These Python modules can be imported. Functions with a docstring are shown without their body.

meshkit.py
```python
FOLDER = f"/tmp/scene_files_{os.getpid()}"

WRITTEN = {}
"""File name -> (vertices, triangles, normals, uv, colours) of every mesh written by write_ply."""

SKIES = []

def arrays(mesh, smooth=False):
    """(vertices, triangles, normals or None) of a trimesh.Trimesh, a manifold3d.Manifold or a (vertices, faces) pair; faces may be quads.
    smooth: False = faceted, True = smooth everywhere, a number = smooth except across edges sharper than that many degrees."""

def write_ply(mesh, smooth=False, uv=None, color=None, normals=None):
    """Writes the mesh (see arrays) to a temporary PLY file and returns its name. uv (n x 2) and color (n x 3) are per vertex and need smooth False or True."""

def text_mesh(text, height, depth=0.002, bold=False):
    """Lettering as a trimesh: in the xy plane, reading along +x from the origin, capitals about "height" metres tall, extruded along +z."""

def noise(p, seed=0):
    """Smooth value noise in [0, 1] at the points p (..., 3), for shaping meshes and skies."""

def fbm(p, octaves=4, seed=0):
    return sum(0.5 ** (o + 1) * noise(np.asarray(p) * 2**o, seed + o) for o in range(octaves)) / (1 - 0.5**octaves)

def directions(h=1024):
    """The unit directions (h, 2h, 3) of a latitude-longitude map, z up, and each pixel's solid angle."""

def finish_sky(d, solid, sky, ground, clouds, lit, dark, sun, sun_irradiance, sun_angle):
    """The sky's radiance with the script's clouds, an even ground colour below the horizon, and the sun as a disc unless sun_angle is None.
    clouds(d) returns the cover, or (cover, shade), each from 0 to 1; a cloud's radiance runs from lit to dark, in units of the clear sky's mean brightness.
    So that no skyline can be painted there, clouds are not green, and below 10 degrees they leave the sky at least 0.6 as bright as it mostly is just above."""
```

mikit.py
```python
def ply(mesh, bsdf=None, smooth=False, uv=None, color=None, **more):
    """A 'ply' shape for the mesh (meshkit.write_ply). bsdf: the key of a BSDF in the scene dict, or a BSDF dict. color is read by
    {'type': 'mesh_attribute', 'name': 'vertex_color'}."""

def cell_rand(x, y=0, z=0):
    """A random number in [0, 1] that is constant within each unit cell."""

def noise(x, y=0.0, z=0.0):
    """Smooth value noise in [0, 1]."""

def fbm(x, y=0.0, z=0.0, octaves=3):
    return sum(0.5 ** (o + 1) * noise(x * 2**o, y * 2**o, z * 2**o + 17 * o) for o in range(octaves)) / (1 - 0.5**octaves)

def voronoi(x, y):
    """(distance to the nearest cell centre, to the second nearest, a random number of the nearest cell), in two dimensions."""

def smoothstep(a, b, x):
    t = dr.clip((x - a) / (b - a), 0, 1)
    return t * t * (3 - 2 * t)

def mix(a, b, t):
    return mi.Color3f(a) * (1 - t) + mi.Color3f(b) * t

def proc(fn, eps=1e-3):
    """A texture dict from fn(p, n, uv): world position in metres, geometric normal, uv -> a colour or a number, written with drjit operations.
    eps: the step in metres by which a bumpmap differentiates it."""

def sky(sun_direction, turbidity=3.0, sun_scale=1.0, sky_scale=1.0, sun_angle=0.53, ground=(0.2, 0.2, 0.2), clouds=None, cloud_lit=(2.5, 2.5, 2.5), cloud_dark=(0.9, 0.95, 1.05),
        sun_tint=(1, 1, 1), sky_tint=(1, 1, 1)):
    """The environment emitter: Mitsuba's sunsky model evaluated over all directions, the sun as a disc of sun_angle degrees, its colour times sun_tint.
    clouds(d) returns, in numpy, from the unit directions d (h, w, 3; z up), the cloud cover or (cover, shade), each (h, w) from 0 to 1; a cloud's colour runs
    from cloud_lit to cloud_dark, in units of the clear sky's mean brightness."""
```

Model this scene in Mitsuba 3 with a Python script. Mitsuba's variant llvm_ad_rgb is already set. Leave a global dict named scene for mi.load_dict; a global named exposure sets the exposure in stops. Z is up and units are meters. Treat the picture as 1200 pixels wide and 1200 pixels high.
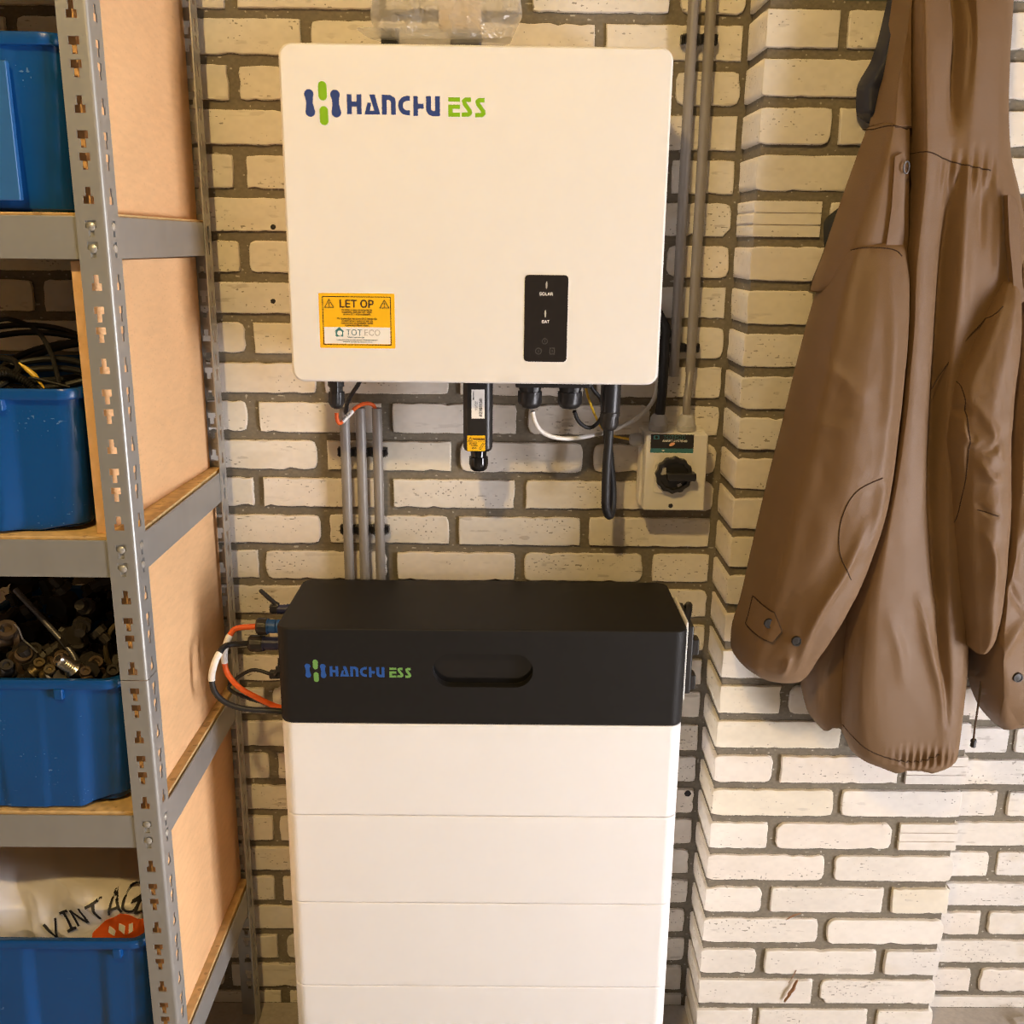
import math, random
import numpy as np
import trimesh
import manifold3d as m3
import mitsuba as mi
import drjit as dr
import mikit, meshkit
from mikit import proc, noise, fbm, voronoi, cell_rand, smoothstep, mix
from shapely.geometry import Polygon, LineString, Point, box
from shapely import affinity, union_all
from scipy.interpolate import griddata

T = mi.ScalarTransform4f
scene, labels = {}, {}
exposure = -0.33

# ---------------------------------------------------------------- camera
scene['camera'] = {'type': 'perspective', 'fov': 54.0537, 'fov_axis': 'x', 'near_clip': 0.05, 'far_clip': 50.0,
                   'to_world': T().look_at(origin=[0.00000, -1.62981, 1.39240], target=[0.01270, 0.30209, 0.87509], up=[-0.01015, 0.25871, 0.96590])}

# ---------------------------------------------------------------- light, all out of view: a ceiling bulb and glowing door panes at the right
LAMP_POS, LAMP_R = (-0.40, -2.00, 2.65), 0.055
LAMP_RADIANCE = (1160.0, 782.0, 288.0)
UNSEEN_DOOR_Y = (-2.00, -1.05)                                     # unseen side door at the right, its two panes glowing as daylight
UNSEEN_DOOR_PANES = [((0.08, 0.98), (29.0, 28.3, 30.0)), ((1.20, 1.98), (8.5, 8.3, 9.0))]   # out of view; the lower one is brighter to light the lower wall
ROOM_X, ROOM_Y, FLOOR_Z, CEIL_Z = (-1.9, 1.9), (-4.2, 0.0), -0.03, 3.2

# ---------------------------------------------------------------- materials
def principled(rgb, rough=0.5, metallic=0.0, spec=0.5, **more):
    c = rgb if isinstance(rgb, dict) else {'type': 'rgb', 'value': list(rgb)}
    r = rough if isinstance(rough, dict) else float(rough)
    return {'type': 'twosided', 'bsdf': {'type': 'principled', 'base_color': c, 'roughness': r, 'metallic': metallic, 'specular': spec, **more}}

def bump(inner, fn, scale, eps=5e-4):
    return {'type': 'twosided', 'bsdf': {'type': 'bumpmap', 'arbitrary': proc(fn, eps), 'scale': scale, 'bsdf': inner['bsdf']}}

def brick_fn(tint, speck):
    def fn(p, n, uv):
        x, y, z = p.x + p.y * 0.7, p.y, p.z
        broad = fbm(x * 9 + 3, y * 9, z * 14, 3)
        fine = fbm(x * 120, y * 120, z * 120, 2)
        pits = smoothstep(0.80, 0.86, noise(x * 240 + 7, y * 240, z * 300)) * smoothstep(0.45, 0.7, noise(x * 22, y * 22, z * 30))
        scuff = smoothstep(0.70, 0.80, fbm(x * 30 + 40, y * 30, z * 90, 3)) * speck
        c = mi.Color3f(*tint) * (0.90 + 0.13 * broad + 0.10 * (fine - 0.5))
        c = mix(c, (0.55, 0.47, 0.33), 0.35 * smoothstep(0.62, 0.80, fbm(x * 12 + 90, y * 12, z * 20, 2)) * speck)
        c = mix(c, (0.34, 0.30, 0.25), 0.45 * scuff)
        return mix(c, (0.20, 0.17, 0.13), 0.75 * pits)
    return fn

BRICK_TINTS = [((0.76, 0.715, 0.645), 0.5), ((0.735, 0.69, 0.62), 0.9), ((0.765, 0.705, 0.63), 0.25), ((0.75, 0.69, 0.57), 0.6), ((0.725, 0.69, 0.64), 1.0)]
for i, (t, s) in enumerate(BRICK_TINTS):
    scene['m_brick_%d' % i] = principled(proc(brick_fn(t, s)), 0.85, spec=0.25)

def mortar_fn(p, n, uv):
    g = fbm(p.x * 260, p.y * 260, p.z * 260, 2)
    b = fbm(p.x * 8, p.y * 8, p.z * 8, 3)
    c = mi.Color3f(0.185, 0.162, 0.125) * (0.62 + 0.42 * b + 0.42 * g)
    return mix(c, (0.55, 0.52, 0.46), 0.7 * smoothstep(0.83, 0.90, noise(p.x * 190 + 3, p.y * 190, p.z * 190)))
scene['m_mortar'] = bump(principled(proc(mortar_fn), 0.95, spec=0.15), lambda p, n, uv: fbm(p.x * 320, p.y * 320, p.z * 320, 2), 0.0012)

def concrete_fn(p, n, uv):
    g = fbm(p.x * 150, p.y * 150, p.z * 150, 2)
    b = fbm(p.x * 5, p.y * 5, p.z * 5, 4)
    return mi.Color3f(0.40, 0.365, 0.325) * (0.65 + 0.4 * b + 0.3 * g)
scene['m_concrete'] = principled(proc(concrete_fn), 0.9, spec=0.2)

def mdf_fn(p, n, uv):
    fibre = fbm(p.x * 160, p.y * 55, p.z * 160, 3)
    blotch = fbm(p.x * 6, p.y * 10, p.z * 7 + 5, 3)
    c = mi.Color3f(0.80, 0.50, 0.26) * (0.90 + 0.14 * blotch + 0.12 * (fibre - 0.5))
    return mix(c, (0.42, 0.25, 0.13), 0.14 * smoothstep(0.74, 0.86, noise(p.x * 340, p.y * 340, p.z * 340)))
scene['m_mdf'] = principled(proc(mdf_fn), 0.75, spec=0.25)

def board_fn(p, n, uv):
    chips = noise(p.x * 130, p.y * 130, p.z * 130)
    c = mi.Color3f(0.60, 0.41, 0.19) * (0.80 + 0.30 * chips + 0.16 * fbm(p.x * 10, p.y * 10, p.z * 10, 2))
    return mix(c, (0.28, 0.17, 0.08), 0.5 * smoothstep(0.78, 0.86, noise(p.x * 75 + 5, p.y * 110, p.z * 110)))
scene['m_board'] = principled(proc(board_fn), 0.8, spec=0.25)

def steel_fn(p, n, uv):
    return mi.Color3f(0.40, 0.40, 0.39) * (0.92 + 0.12 * fbm(p.x * 40, p.y * 40, p.z * 12, 3))
scene['m_steel'] = principled(proc(steel_fn), 0.40, metallic=0.55)
scene['m_rivet'] = principled((0.55, 0.54, 0.51), 0.35, metallic=0.6)
scene['m_chrome'] = principled((0.70, 0.66, 0.58), 0.22, metallic=1.0)
scene['m_darksteel'] = principled((0.16, 0.16, 0.18), 0.4, metallic=0.7)
scene['m_brass'] = principled((0.22, 0.17, 0.09), 0.4, metallic=0.8)
scene['m_rust'] = principled((0.085, 0.055, 0.032), 0.6, metallic=0.3)

scene['m_darkmetal'] = principled((0.035, 0.030, 0.026), 0.55, metallic=0.3)
scene['m_white'] = principled((0.775, 0.757, 0.725), 0.42, spec=0.4)
scene['m_module'] = principled((0.85, 0.845, 0.84), 0.38, spec=0.4)
scene['m_offwhite'] = principled((0.72, 0.69, 0.62), 0.5)
scene['m_black'] = principled((0.018, 0.017, 0.017), 0.35)
scene['m_blackgloss'] = principled((0.008, 0.008, 0.009), 0.12)
def coat_fn(p, n, uv):
    return mi.Color3f(0.014, 0.0132, 0.0128) * (0.92 + 0.16 * noise(p.x * 900, p.y * 900, p.z * 900))
scene['m_blackcoat'] = principled(proc(coat_fn), 0.5, spec=0.22)
scene['m_rubber'] = principled((0.012, 0.012, 0.013), 0.5)
scene['m_panelblack'] = principled((0.020, 0.017, 0.016), 0.22)
scene['m_navyplastic'] = principled((0.018, 0.022, 0.075), 0.4)
scene['m_blueplastic'] = principled((0.012, 0.085, 0.33), 0.4)
scene['m_orange'] = principled((0.72, 0.115, 0.018), 0.4)
scene['m_sleeve'] = principled((0.78, 0.76, 0.72), 0.5)
scene['m_whitecable'] = principled((0.72, 0.70, 0.66), 0.4)
scene['m_yellowcable'] = principled((0.66, 0.42, 0.03), 0.4)
scene['m_pvc'] = principled((0.25, 0.235, 0.22), 0.35)
scene['m_pvcwarm'] = principled((0.235, 0.21, 0.185), 0.35)
scene['m_gland'] = principled((0.42, 0.41, 0.40), 0.5)
scene['m_ink_navy'] = principled((0.010, 0.036, 0.19), 0.5)
scene['m_ink_green'] = principled((0.20, 0.44, 0.006), 0.5)
scene['m_ink_blue'] = principled((0.018, 0.085, 0.33), 0.5)
scene['m_ink_leaf'] = principled((0.15, 0.33, 0.085), 0.5)
scene['m_ink_brown'] = principled((0.055, 0.018, 0.010), 0.6)
scene['m_ink_black'] = principled((0.015, 0.014, 0.014), 0.6)
scene['m_ink_grey'] = principled((0.42, 0.40, 0.37), 0.6)
scene['m_ink_dim'] = principled((0.050, 0.045, 0.042), 0.5)
scene['m_ink_teal'] = principled((0.045, 0.17, 0.18), 0.5)
scene['m_ink_slate'] = principled((0.12, 0.20, 0.24), 0.5)
scene['m_ink_peach'] = principled((0.80, 0.42, 0.25), 0.5)
scene['m_label_yellow'] = principled((0.86, 0.49, 0.012), 0.4)
scene['m_label_white'] = principled((0.84, 0.82, 0.78), 0.4)
def bin_fn(p, n, uv):
    scr = smoothstep(0.84, 0.90, noise(p.x * 330, p.y * 330, p.z * 330)) * smoothstep(0.62, 0.72, noise(p.x * 18, p.y * 18, p.z * 18))
    return mix(mi.Color3f(0.004, 0.068, 0.25) * (0.93 + 0.12 * fbm(p.x * 14, p.y * 14, p.z * 9, 2)), (0.25, 0.45, 0.70), 0.35 * scr)
scene['m_bin'] = principled(proc(bin_fn), 0.3, spec=0.5)
scene['m_pocket'] = principled((0.03, 0.13, 0.36), 0.10, spec=0.8)

def cloth_fn(p, n, uv):
    weave = noise(p.x * 1400, p.y * 300, p.z * 1400)
    wear = fbm(p.x * 9, p.y * 9, p.z * 6, 3)
    return mi.Color3f(0.165, 0.098, 0.050) * (0.90 + 0.10 * weave + 0.16 * (wear - 0.4))
scene['m_cloth'] = principled(proc(cloth_fn), 0.55, spec=0.35, sheen=0.35, sheen_tint=0.4)
scene['m_seam'] = principled((0.050, 0.030, 0.017), 0.9, spec=0.1)
scene['m_button'] = principled((0.022, 0.019, 0.016), 0.35, spec=0.3)
scene['m_navycloth'] = principled((0.016, 0.019, 0.040), 0.6, sheen=0.4)
scene['m_blackcloth'] = principled((0.016, 0.017, 0.014), 0.7)
def bag_fn(p, n, uv):
    return mi.Color3f(0.70, 0.67, 0.65) * (0.93 + 0.1 * fbm(p.x * 25, p.y * 25, p.z * 25, 2))
scene['m_bag'] = principled(proc(bag_fn), 0.33, spec=0.5)
scene['m_plaster'] = principled((0.13, 0.12, 0.105), 0.9, spec=0.2)  # walls out of view, dark to keep bounced light low
scene['m_ceiling'] = principled((0.14, 0.12, 0.09), 0.9, spec=0.2)  # ceiling out of view, darkened for less bounce
scene['m_wood'] = principled((0.70, 0.68, 0.64), 0.5)
scene['m_leaf'] = principled((0.26, 0.13, 0.06), 0.7)
scene['m_film'] = {'type': 'blendbsdf', 'weight': 0.20, 'a': {'type': 'thindielectric', 'int_ior': 1.6},
                   'b': {'type': 'principledthin', 'base_color': {'type': 'rgb', 'value': [0.80, 0.79, 0.78]}, 'roughness': 0.15, 'diff_trans': 0.9, 'spec_trans': 0.0}}
scene['m_cardboard'] = principled((0.66, 0.55, 0.42), 0.7)

# ---------------------------------------------------------------- helpers
def add(key, mesh, mat, smooth=False, **kw):
    """one entry of the scene; a taken key gets the next three-digit number"""
    k, i = key, 0
    while k in scene:
        i += 1
        k = '%s_%03d' % (key, i)
    scene[k] = mesh if isinstance(mesh, dict) else mikit.ply(mesh, mat, smooth=smooth, **kw)
    return k

def lab(key, label, cat=None, group=None, kind=None):
    d = {'label': label}
    if cat: d['category'] = cat
    if group: d['group'] = group
    if kind: d['kind'] = kind
    labels[key] = d
    return key

def name(key):
    k, i = key, 0
    while k in labels:
        i += 1
        k = '%s_%03d' % (key, i)
    return k

cat = trimesh.util.concatenate

def bx(x0, x1, y0, y1, z0, z1):
    return trimesh.creation.box(bounds=[[min(x0, x1), min(y0, y1), min(z0, z1)], [max(x0, x1), max(y0, y1), max(z0, z1)]])

def to_tri(m):
    q = m.to_mesh()
    return trimesh.Trimesh(q.vert_properties[:, :3], q.tri_verts, process=False)

def rbox(x0, x1, y0, y1, z0, z1, r=0.003, seg=12):
    r = min(r, 0.49 * min(abs(x1 - x0), abs(y1 - y0), abs(z1 - z0)))
    s = m3.Manifold.sphere(r, seg)
    return to_tri(m3.Manifold.batch_hull([s.translate([x, y, z]) for x in (min(x0, x1) + r, max(x0, x1) - r) for y in (min(y0, y1) + r, max(y0, y1) - r) for z in (min(z0, z1) + r, max(z0, z1) - r)]))

def loft(rings, cap0=True, cap1=True, closed=True):
    """rings: equal-length lists of 3-D points"""
    R = np.array(rings, float); k, n = R.shape[:2]
    v = R.reshape(-1, 3); f = []
    i = np.arange(n if closed else n - 1); j = (i + 1) % n
    for a in range(k - 1):
        f.append(np.stack([a * n + i, a * n + j, (a + 1) * n + j], 1)); f.append(np.stack([a * n + i, (a + 1) * n + j, (a + 1) * n + i], 1))
    f = np.vstack(f)
    for on, a in ((cap0, 0), (cap1, k - 1)):
        if on:
            c = len(v); v = np.vstack([v, R[a].mean(0)])
            e = np.stack([a * n + i, a * n + j, np.full(len(i), c)], 1)
            f = np.vstack([f, e[:, ::-1] if a == 0 else e])
    m = trimesh.Trimesh(v, f, process=False)
    if closed and cap0 and cap1 and m.volume < 0: m.invert()
    return m

def rrect(x0, x1, z0, z1, r, n=6):
    """outline of a rounded rectangle, anticlockwise in (x, z)"""
    out = []
    for cx, cz, a in ((x1 - r, z1 - r, 0), (x0 + r, z1 - r, 90), (x0 + r, z0 + r, 180), (x1 - r, z0 + r, 270)):
        for t in np.linspace(a, a + 90, n):
            out.append((cx + r * math.cos(math.radians(t)), cz + r * math.sin(math.radians(t))))
    return np.array(out)

def front_slab(x0, x1, z0, z1, yf, yb, r, edge=0.003, backedge=0.0):
    """a slab standing in the xz plane with rounded corners and an eased front edge"""
    rings = []
    for t in np.linspace(0, 90, 5):
        i = edge * (1 - math.sin(math.radians(t))); y = yf + edge * (1 - math.cos(math.radians(t)))
        o = rrect(x0 + i, x1 - i, z0 + i, z1 - i, max(r - i, 1e-4))
        rings.append(np.column_stack([o[:, 0], np.full(len(o), y), o[:, 1]]))
    for t in np.linspace(0, 90, 4) if backedge else [0]:
        i = backedge * (1 - math.cos(math.radians(t))); y = yb - backedge * (1 - math.sin(math.radians(t)))
        o = rrect(x0 + i, x1 - i, z0 + i, z1 - i, max(r - i, 1e-4))
        rings.append(np.column_stack([o[:, 0], np.full(len(o), y), o[:, 1]]))
    return loft(rings)

def up_block(x0, x1, y0, y1, z0, z1, r, edge=0.002):
    """a block with rounded upright corners (radius r) and eased top and bottom edges"""
    rings = []
    for z, s in [(z0, 0), (z1, 1)]:
        for t in (np.linspace(0, 90, 5) if s == 0 else np.linspace(90, 0, 5)):
            i = edge * (1 - math.sin(math.radians(t))); zz = z0 + edge * (1 - math.cos(math.radians(t))) if s == 0 else z1 - edge * (1 - math.cos(math.radians(t)))
            o = rrect(x0 + i, x1 - i, y0 + i, y1 - i, max(r - i, 1e-4), 8)
            rings.append(np.column_stack([o[:, 0], o[:, 1], np.full(len(o), zz)]))
    return loft(rings)

def plate(poly, yf, th=0.001):
    """shapely polygon in (x, z) -> a plate whose front lies at y = yf"""
    geoms = [g for g in getattr(poly, 'geoms', [poly]) if g.area > 1e-10]
    ms = [trimesh.creation.extrude_polygon(g, th, engine='earcut') for g in geoms]
    m = cat(ms)
    m.vertices = np.column_stack([m.vertices[:, 0], yf + th - m.vertices[:, 2], m.vertices[:, 1]])
    return m

def spline(pts, n=12):
    P = np.array(pts, float)
    if len(P) < 3: return np.array([P[0] + (P[-1] - P[0]) * t for t in np.linspace(0, 1, max(n, 2))])
    Q = np.vstack([2 * P[0] - P[1], P, 2 * P[-1] - P[-2]]); out = []
    for i in range(1, len(Q) - 2):
        for t in np.linspace(0, 1, n, endpoint=False):
            a, b, c, d = Q[i - 1:i + 3]
            out.append(0.5 * (2 * b + (c - a) * t + (2 * a - 5 * b + 4 * c - d) * t ** 2 + (3 * b - a - 3 * c + d) * t ** 3))
    return np.array(out + [P[-1]])

def tube(pts, r, n=12, smooth_n=10, straight=False):
    P = np.array(pts, float) if straight else spline(pts, smooth_n)
    rr = np.full(len(P), r) if np.isscalar(r) else np.interp(np.linspace(0, 1, len(P)), np.linspace(0, 1, len(r)), r)
    d = np.gradient(P, axis=0); d /= np.linalg.norm(d, axis=1, keepdims=True)
    u = np.cross(d[0], [0.31, 0.17, 0.93]); u /= np.linalg.norm(u); rings = []
    for p, t, q in zip(P, d, rr):
        u = u - t * (u @ t); u /= np.linalg.norm(u); w = np.cross(t, u)
        a = np.arange(n) * 2 * np.pi / n
        rings.append(p + q * (np.cos(a)[:, None] * u + np.sin(a)[:, None] * w))
    return loft(rings)

def lathe(axis0, axis1, prof, n=24, flutes=0, depth=0.0):
    """turned shape: prof = [(t along the axis in m, radius)], from axis0 towards axis1"""
    a, b = np.array(axis0, float), np.array(axis1, float); d = (b - a) / np.linalg.norm(b - a)
    u = np.cross(d, [0.2, 0.9, 0.3]); u /= np.linalg.norm(u); w = np.cross(d, u); ang = np.arange(n) * 2 * np.pi / n
    k = 1 + (depth * np.cos(flutes * ang) if flutes else 0 * ang)
    return loft([a + d * t + (r * k)[:, None] * (np.cos(ang)[:, None] * u + np.sin(ang)[:, None] * w) for t, r in prof])

def text_at(text, x, z, h, yf, bold=False, depth=0.0004, center=False, rot=0.0, squeeze=1.0):
    m = meshkit.text_mesh(text, h, depth, bold)
    v = m.vertices.copy(); v[:, 0] *= squeeze
    if center: v[:, 0] -= 0.5 * (v[:, 0].max() + v[:, 0].min())
    c, s = math.cos(rot), math.sin(rot)
    xx, zz = c * v[:, 0] - s * v[:, 1], s * v[:, 0] + c * v[:, 1]
    m.vertices = np.column_stack([x + xx, yf - v[:, 2], z + zz])
    return m

def stroke(pts, w, cap='flat', join='mitre'):
    return LineString(pts).buffer(w / 2, cap_style=cap, join_style=join)

# ---------------------------------------------------------------- the setting
P_, JOINT = 0.0636, 0.0132            # course height, bed joint
def brick_mesh(x0, x1, y0, y1, z0, z1, seed, left=False, fine=False):
    """a rough-edged brick: jittered outline, eased front arris, corners nibbled"""
    rs = np.random.RandomState(seed)
    w, h = x1 - x0, z1 - z0
    nx, nz = max(4, int(w / 0.011)), 4
    pr = 0.0 if fine else rs.choice([0.0, 0.002, 0.003, 0.007])
    rough, ease = (0.00012, 0.0005) if fine else (0.0009, 0.0022)
    o = []
    for t in np.linspace(0, 1, nx, endpoint=False): o.append((x0 + w * t, z0))
    for t in np.linspace(0, 1, nz, endpoint=False): o.append((x1, z0 + h * t))
    for t in np.linspace(0, 1, nx, endpoint=False): o.append((x1 - w * t, z1))
    for t in np.linspace(0, 1, nz, endpoint=False): o.append((x0, z1 - h * t))
    o = np.array(o); c = np.array([(x0 + x1) / 2, (z0 + z1) / 2])
    half = np.array([w / 2, h / 2])
    q = (o - c)
    # nibble the four corners
    for i in range(len(o)):
        dx, dz = half - np.abs(q[i])
        if dx < pr and dz < pr: q[i] -= np.sign(q[i]) * pr * 0.45
        if dx < 1e-6 or dz < 1e-6:
            n = np.array([np.sign(q[i][0]) * (dx < 1e-6), np.sign(q[i][1]) * (dz < 1e-6)])
            q[i] = q[i] - n * abs(rs.normal(0, rough)) - n * (0.003 * rs.rand() if rs.rand() < 0.05 and not fine else 0)
    o = c + q
    if left:                                   # the arris at a pier's corner stays crisp
        k = np.abs(o[:, 0] - x0) < 0.006; o[k, 0] = x0 + np.abs(rs.normal(0, 0.0007, k.sum()))
    yf = y0 + (0 if fine else rs.uniform(-0.0012, 0.0012))
    ring = lambda s, y: np.column_stack([c[0] + (o[:, 0] - c[0]) * (1 - s / half[0]), np.full(len(o), y), c[1] + (o[:, 1] - c[1]) * (1 - s / half[1])])
    m = loft([ring(0, y1), ring(0, yf + ease), ring(0.36 * ease, yf + 0.32 * ease), ring(ease, yf)], cap0=False)
    if m.face_normals[-1][1] > 0: m.invert()
    return m

def lay(holder, courses, x0, x1, y0, y1, rnd, left_corner=False, stop=None):
    for j, joints in courses:
        z0, z1 = j * P_ + JOINT / 2, (j + 1) * P_ - JOINT / 2
        for a, b in joints:
            s = rnd.randrange(10 ** 6)
            v = rnd.choices(range(5), (5, 4, 3, 1, 2))[0]
            m = brick_mesh(a, b, y0 + rnd.uniform(-0.001, 0.001), y1, z0 + rnd.uniform(-0.0008, 0.0008), z1 + rnd.uniform(-0.0008, 0.0008), s, left_corner and abs(a - x0) < 0.004)
            add(holder + '__brick', m, 'm_brick_%d' % v, smooth=40)

rnd = random.Random(7)
# back wall: mortar bed, then the bricks in view laid in half bond; the rest as brickwork
scene['wall_back'] = mikit.ply(bx(ROOM_X[0], ROOM_X[1], 0.0065, 0.12, FLOOR_Z - 0.05, CEIL_Z), 'm_mortar')
labels['wall_back'] = {'label': 'cream painted brick back wall with dark recessed joints', 'kind': 'structure'}
def row(x_from, x_to, phase, gap=0.0155):
    xs, out = phase + 0.22 * np.arange(-12, 12), []
    for a in xs:
        g0, g1 = gap / 2 + rnd.uniform(-0.0025, 0.0025), gap / 2 + rnd.uniform(-0.0025, 0.0025)
        lo, hi = max(a + g0, x_from), min(a + 0.22 - g1, x_to)
        if hi - lo > 0.03: out.append((lo, hi))
    return out
near, far = [], []
for j in range(0, 50):
    ph = -0.305 if j % 2 == 0 else -0.415
    for a, b in row(-1.85, 0.349, ph) + row(0.792, 1.85, 0.913 - (0.0 if j % 2 == 0 else 0.11)):
        inside = (-0.93 < (a + b) / 2 < 0.36 or 0.78 < (a + b) / 2 < 1.13) and j < 28
        (near if inside else far).append((j, (a, b)))
for j, r in near: lay('wall_back', [(j, [r])], -9, 9, 0.0, 0.02, rnd)
fm = [bx(a, b, 0.0, 0.02, j * P_ + JOINT / 2, (j + 1) * P_ - JOINT / 2) for j, (a, b) in far]
for a, b in row(-1.85, 0.349, -0.415) + row(0.792, 1.85, 0.803): fm.append(bx(a, b, 0.001, 0.02, FLOOR_Z, -JOINT / 2))
k = add('wall_back__brickwork', cat(fm), 'm_brick_0'); labels[k] = {'kind': 'stuff'}

# the brick pier that stands proud of it
PX0, PX1, PY = 0.3545, 0.7835, -0.11
scene['wall_pier'] = mikit.ply(bx(PX0 + 0.006, PX1 - 0.006, PY + 0.0065, 0.0064, FLOOR_Z - 0.05, CEIL_Z), 'm_mortar')
labels['wall_pier'] = {'label': 'brick pier proud of the back wall, behind the hanging jacket', 'kind': 'structure'}
for j in range(-1, 50):
    z0, z1 = j * P_ + JOINT / 2, (j + 1) * P_ - JOINT / 2
    spans = [(PX0, PX0 + 0.102), (PX0 + 0.1155, PX0 + 0.314), (PX0 + 0.3275, PX1)] if j % 2 == 0 else [(PX0, PX0 + 0.208), (PX0 + 0.2215, PX1)]
    if j > 29: continue
    for n_, (a, b) in enumerate(spans):
        a2, b2 = a + (rnd.uniform(-0.002, 0.002) if n_ else rnd.uniform(0, 0.0015)), b + rnd.uniform(-0.002, 0.002)
        s, v = rnd.randrange(10 ** 6), rnd.choices(range(5), (5, 4, 3, 1, 2))[0]
        if (j, n_) in ((22, 0), (8, 2), (6, 2)):           # bricks scored with saw cuts: three leaves with slits between
            h = (z1 - z0) / 3
            m = cat([brick_mesh(a2, b2, PY, -0.0005, z0 + q * h + (0.0004 if q else 0), z0 + (q + 1) * h - (0.0004 if q < 2 else 0), s + q, n_ == 0, True) for q in range(3)] + [bx(a2 + 0.002, b2 - 0.002, PY + 0.003, -0.001, z0 + 0.002, z1 - 0.002)])
        else:
            m = brick_mesh(a2, b2, PY + rnd.uniform(-0.001, 0.001), -0.0005, z0, z1, s, n_ == 0)
        if (j, n_) in ((20, 0), (4, 2), (9, 0), (7, 0), (14, 0)): v = 3
        add('wall_pier__brick', m, 'm_brick_%d' % v, smooth=40)
k = add('wall_pier__brickwork', cat([bx(PX0, PX1, PY, -0.001, j * P_ + JOINT / 2, (j + 1) * P_ - JOINT / 2) for j in range(30, 50)]), 'm_brick_0'); labels[k] = {'kind': 'stuff'}

# drill holes with plugs in the back wall
for x, y, r in ((320, 266, 0.004), (320, 353, 0.004), (806, 930, 0.006)):
    c = {320: ((-0.3673, -0.0010, 1.4126), (-0.3730, -0.0010, 1.2990))[y > 300], 806: (0.3363, -0.0010, 0.4297)}[x]
    add('wall_back__drill_hole', lathe((c[0], 0.004, c[2]), (c[0], -1, c[2]), [(0, r), (0.0052, r), (0.0054, r * 0.3)], 14), 'm_rubber')

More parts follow.
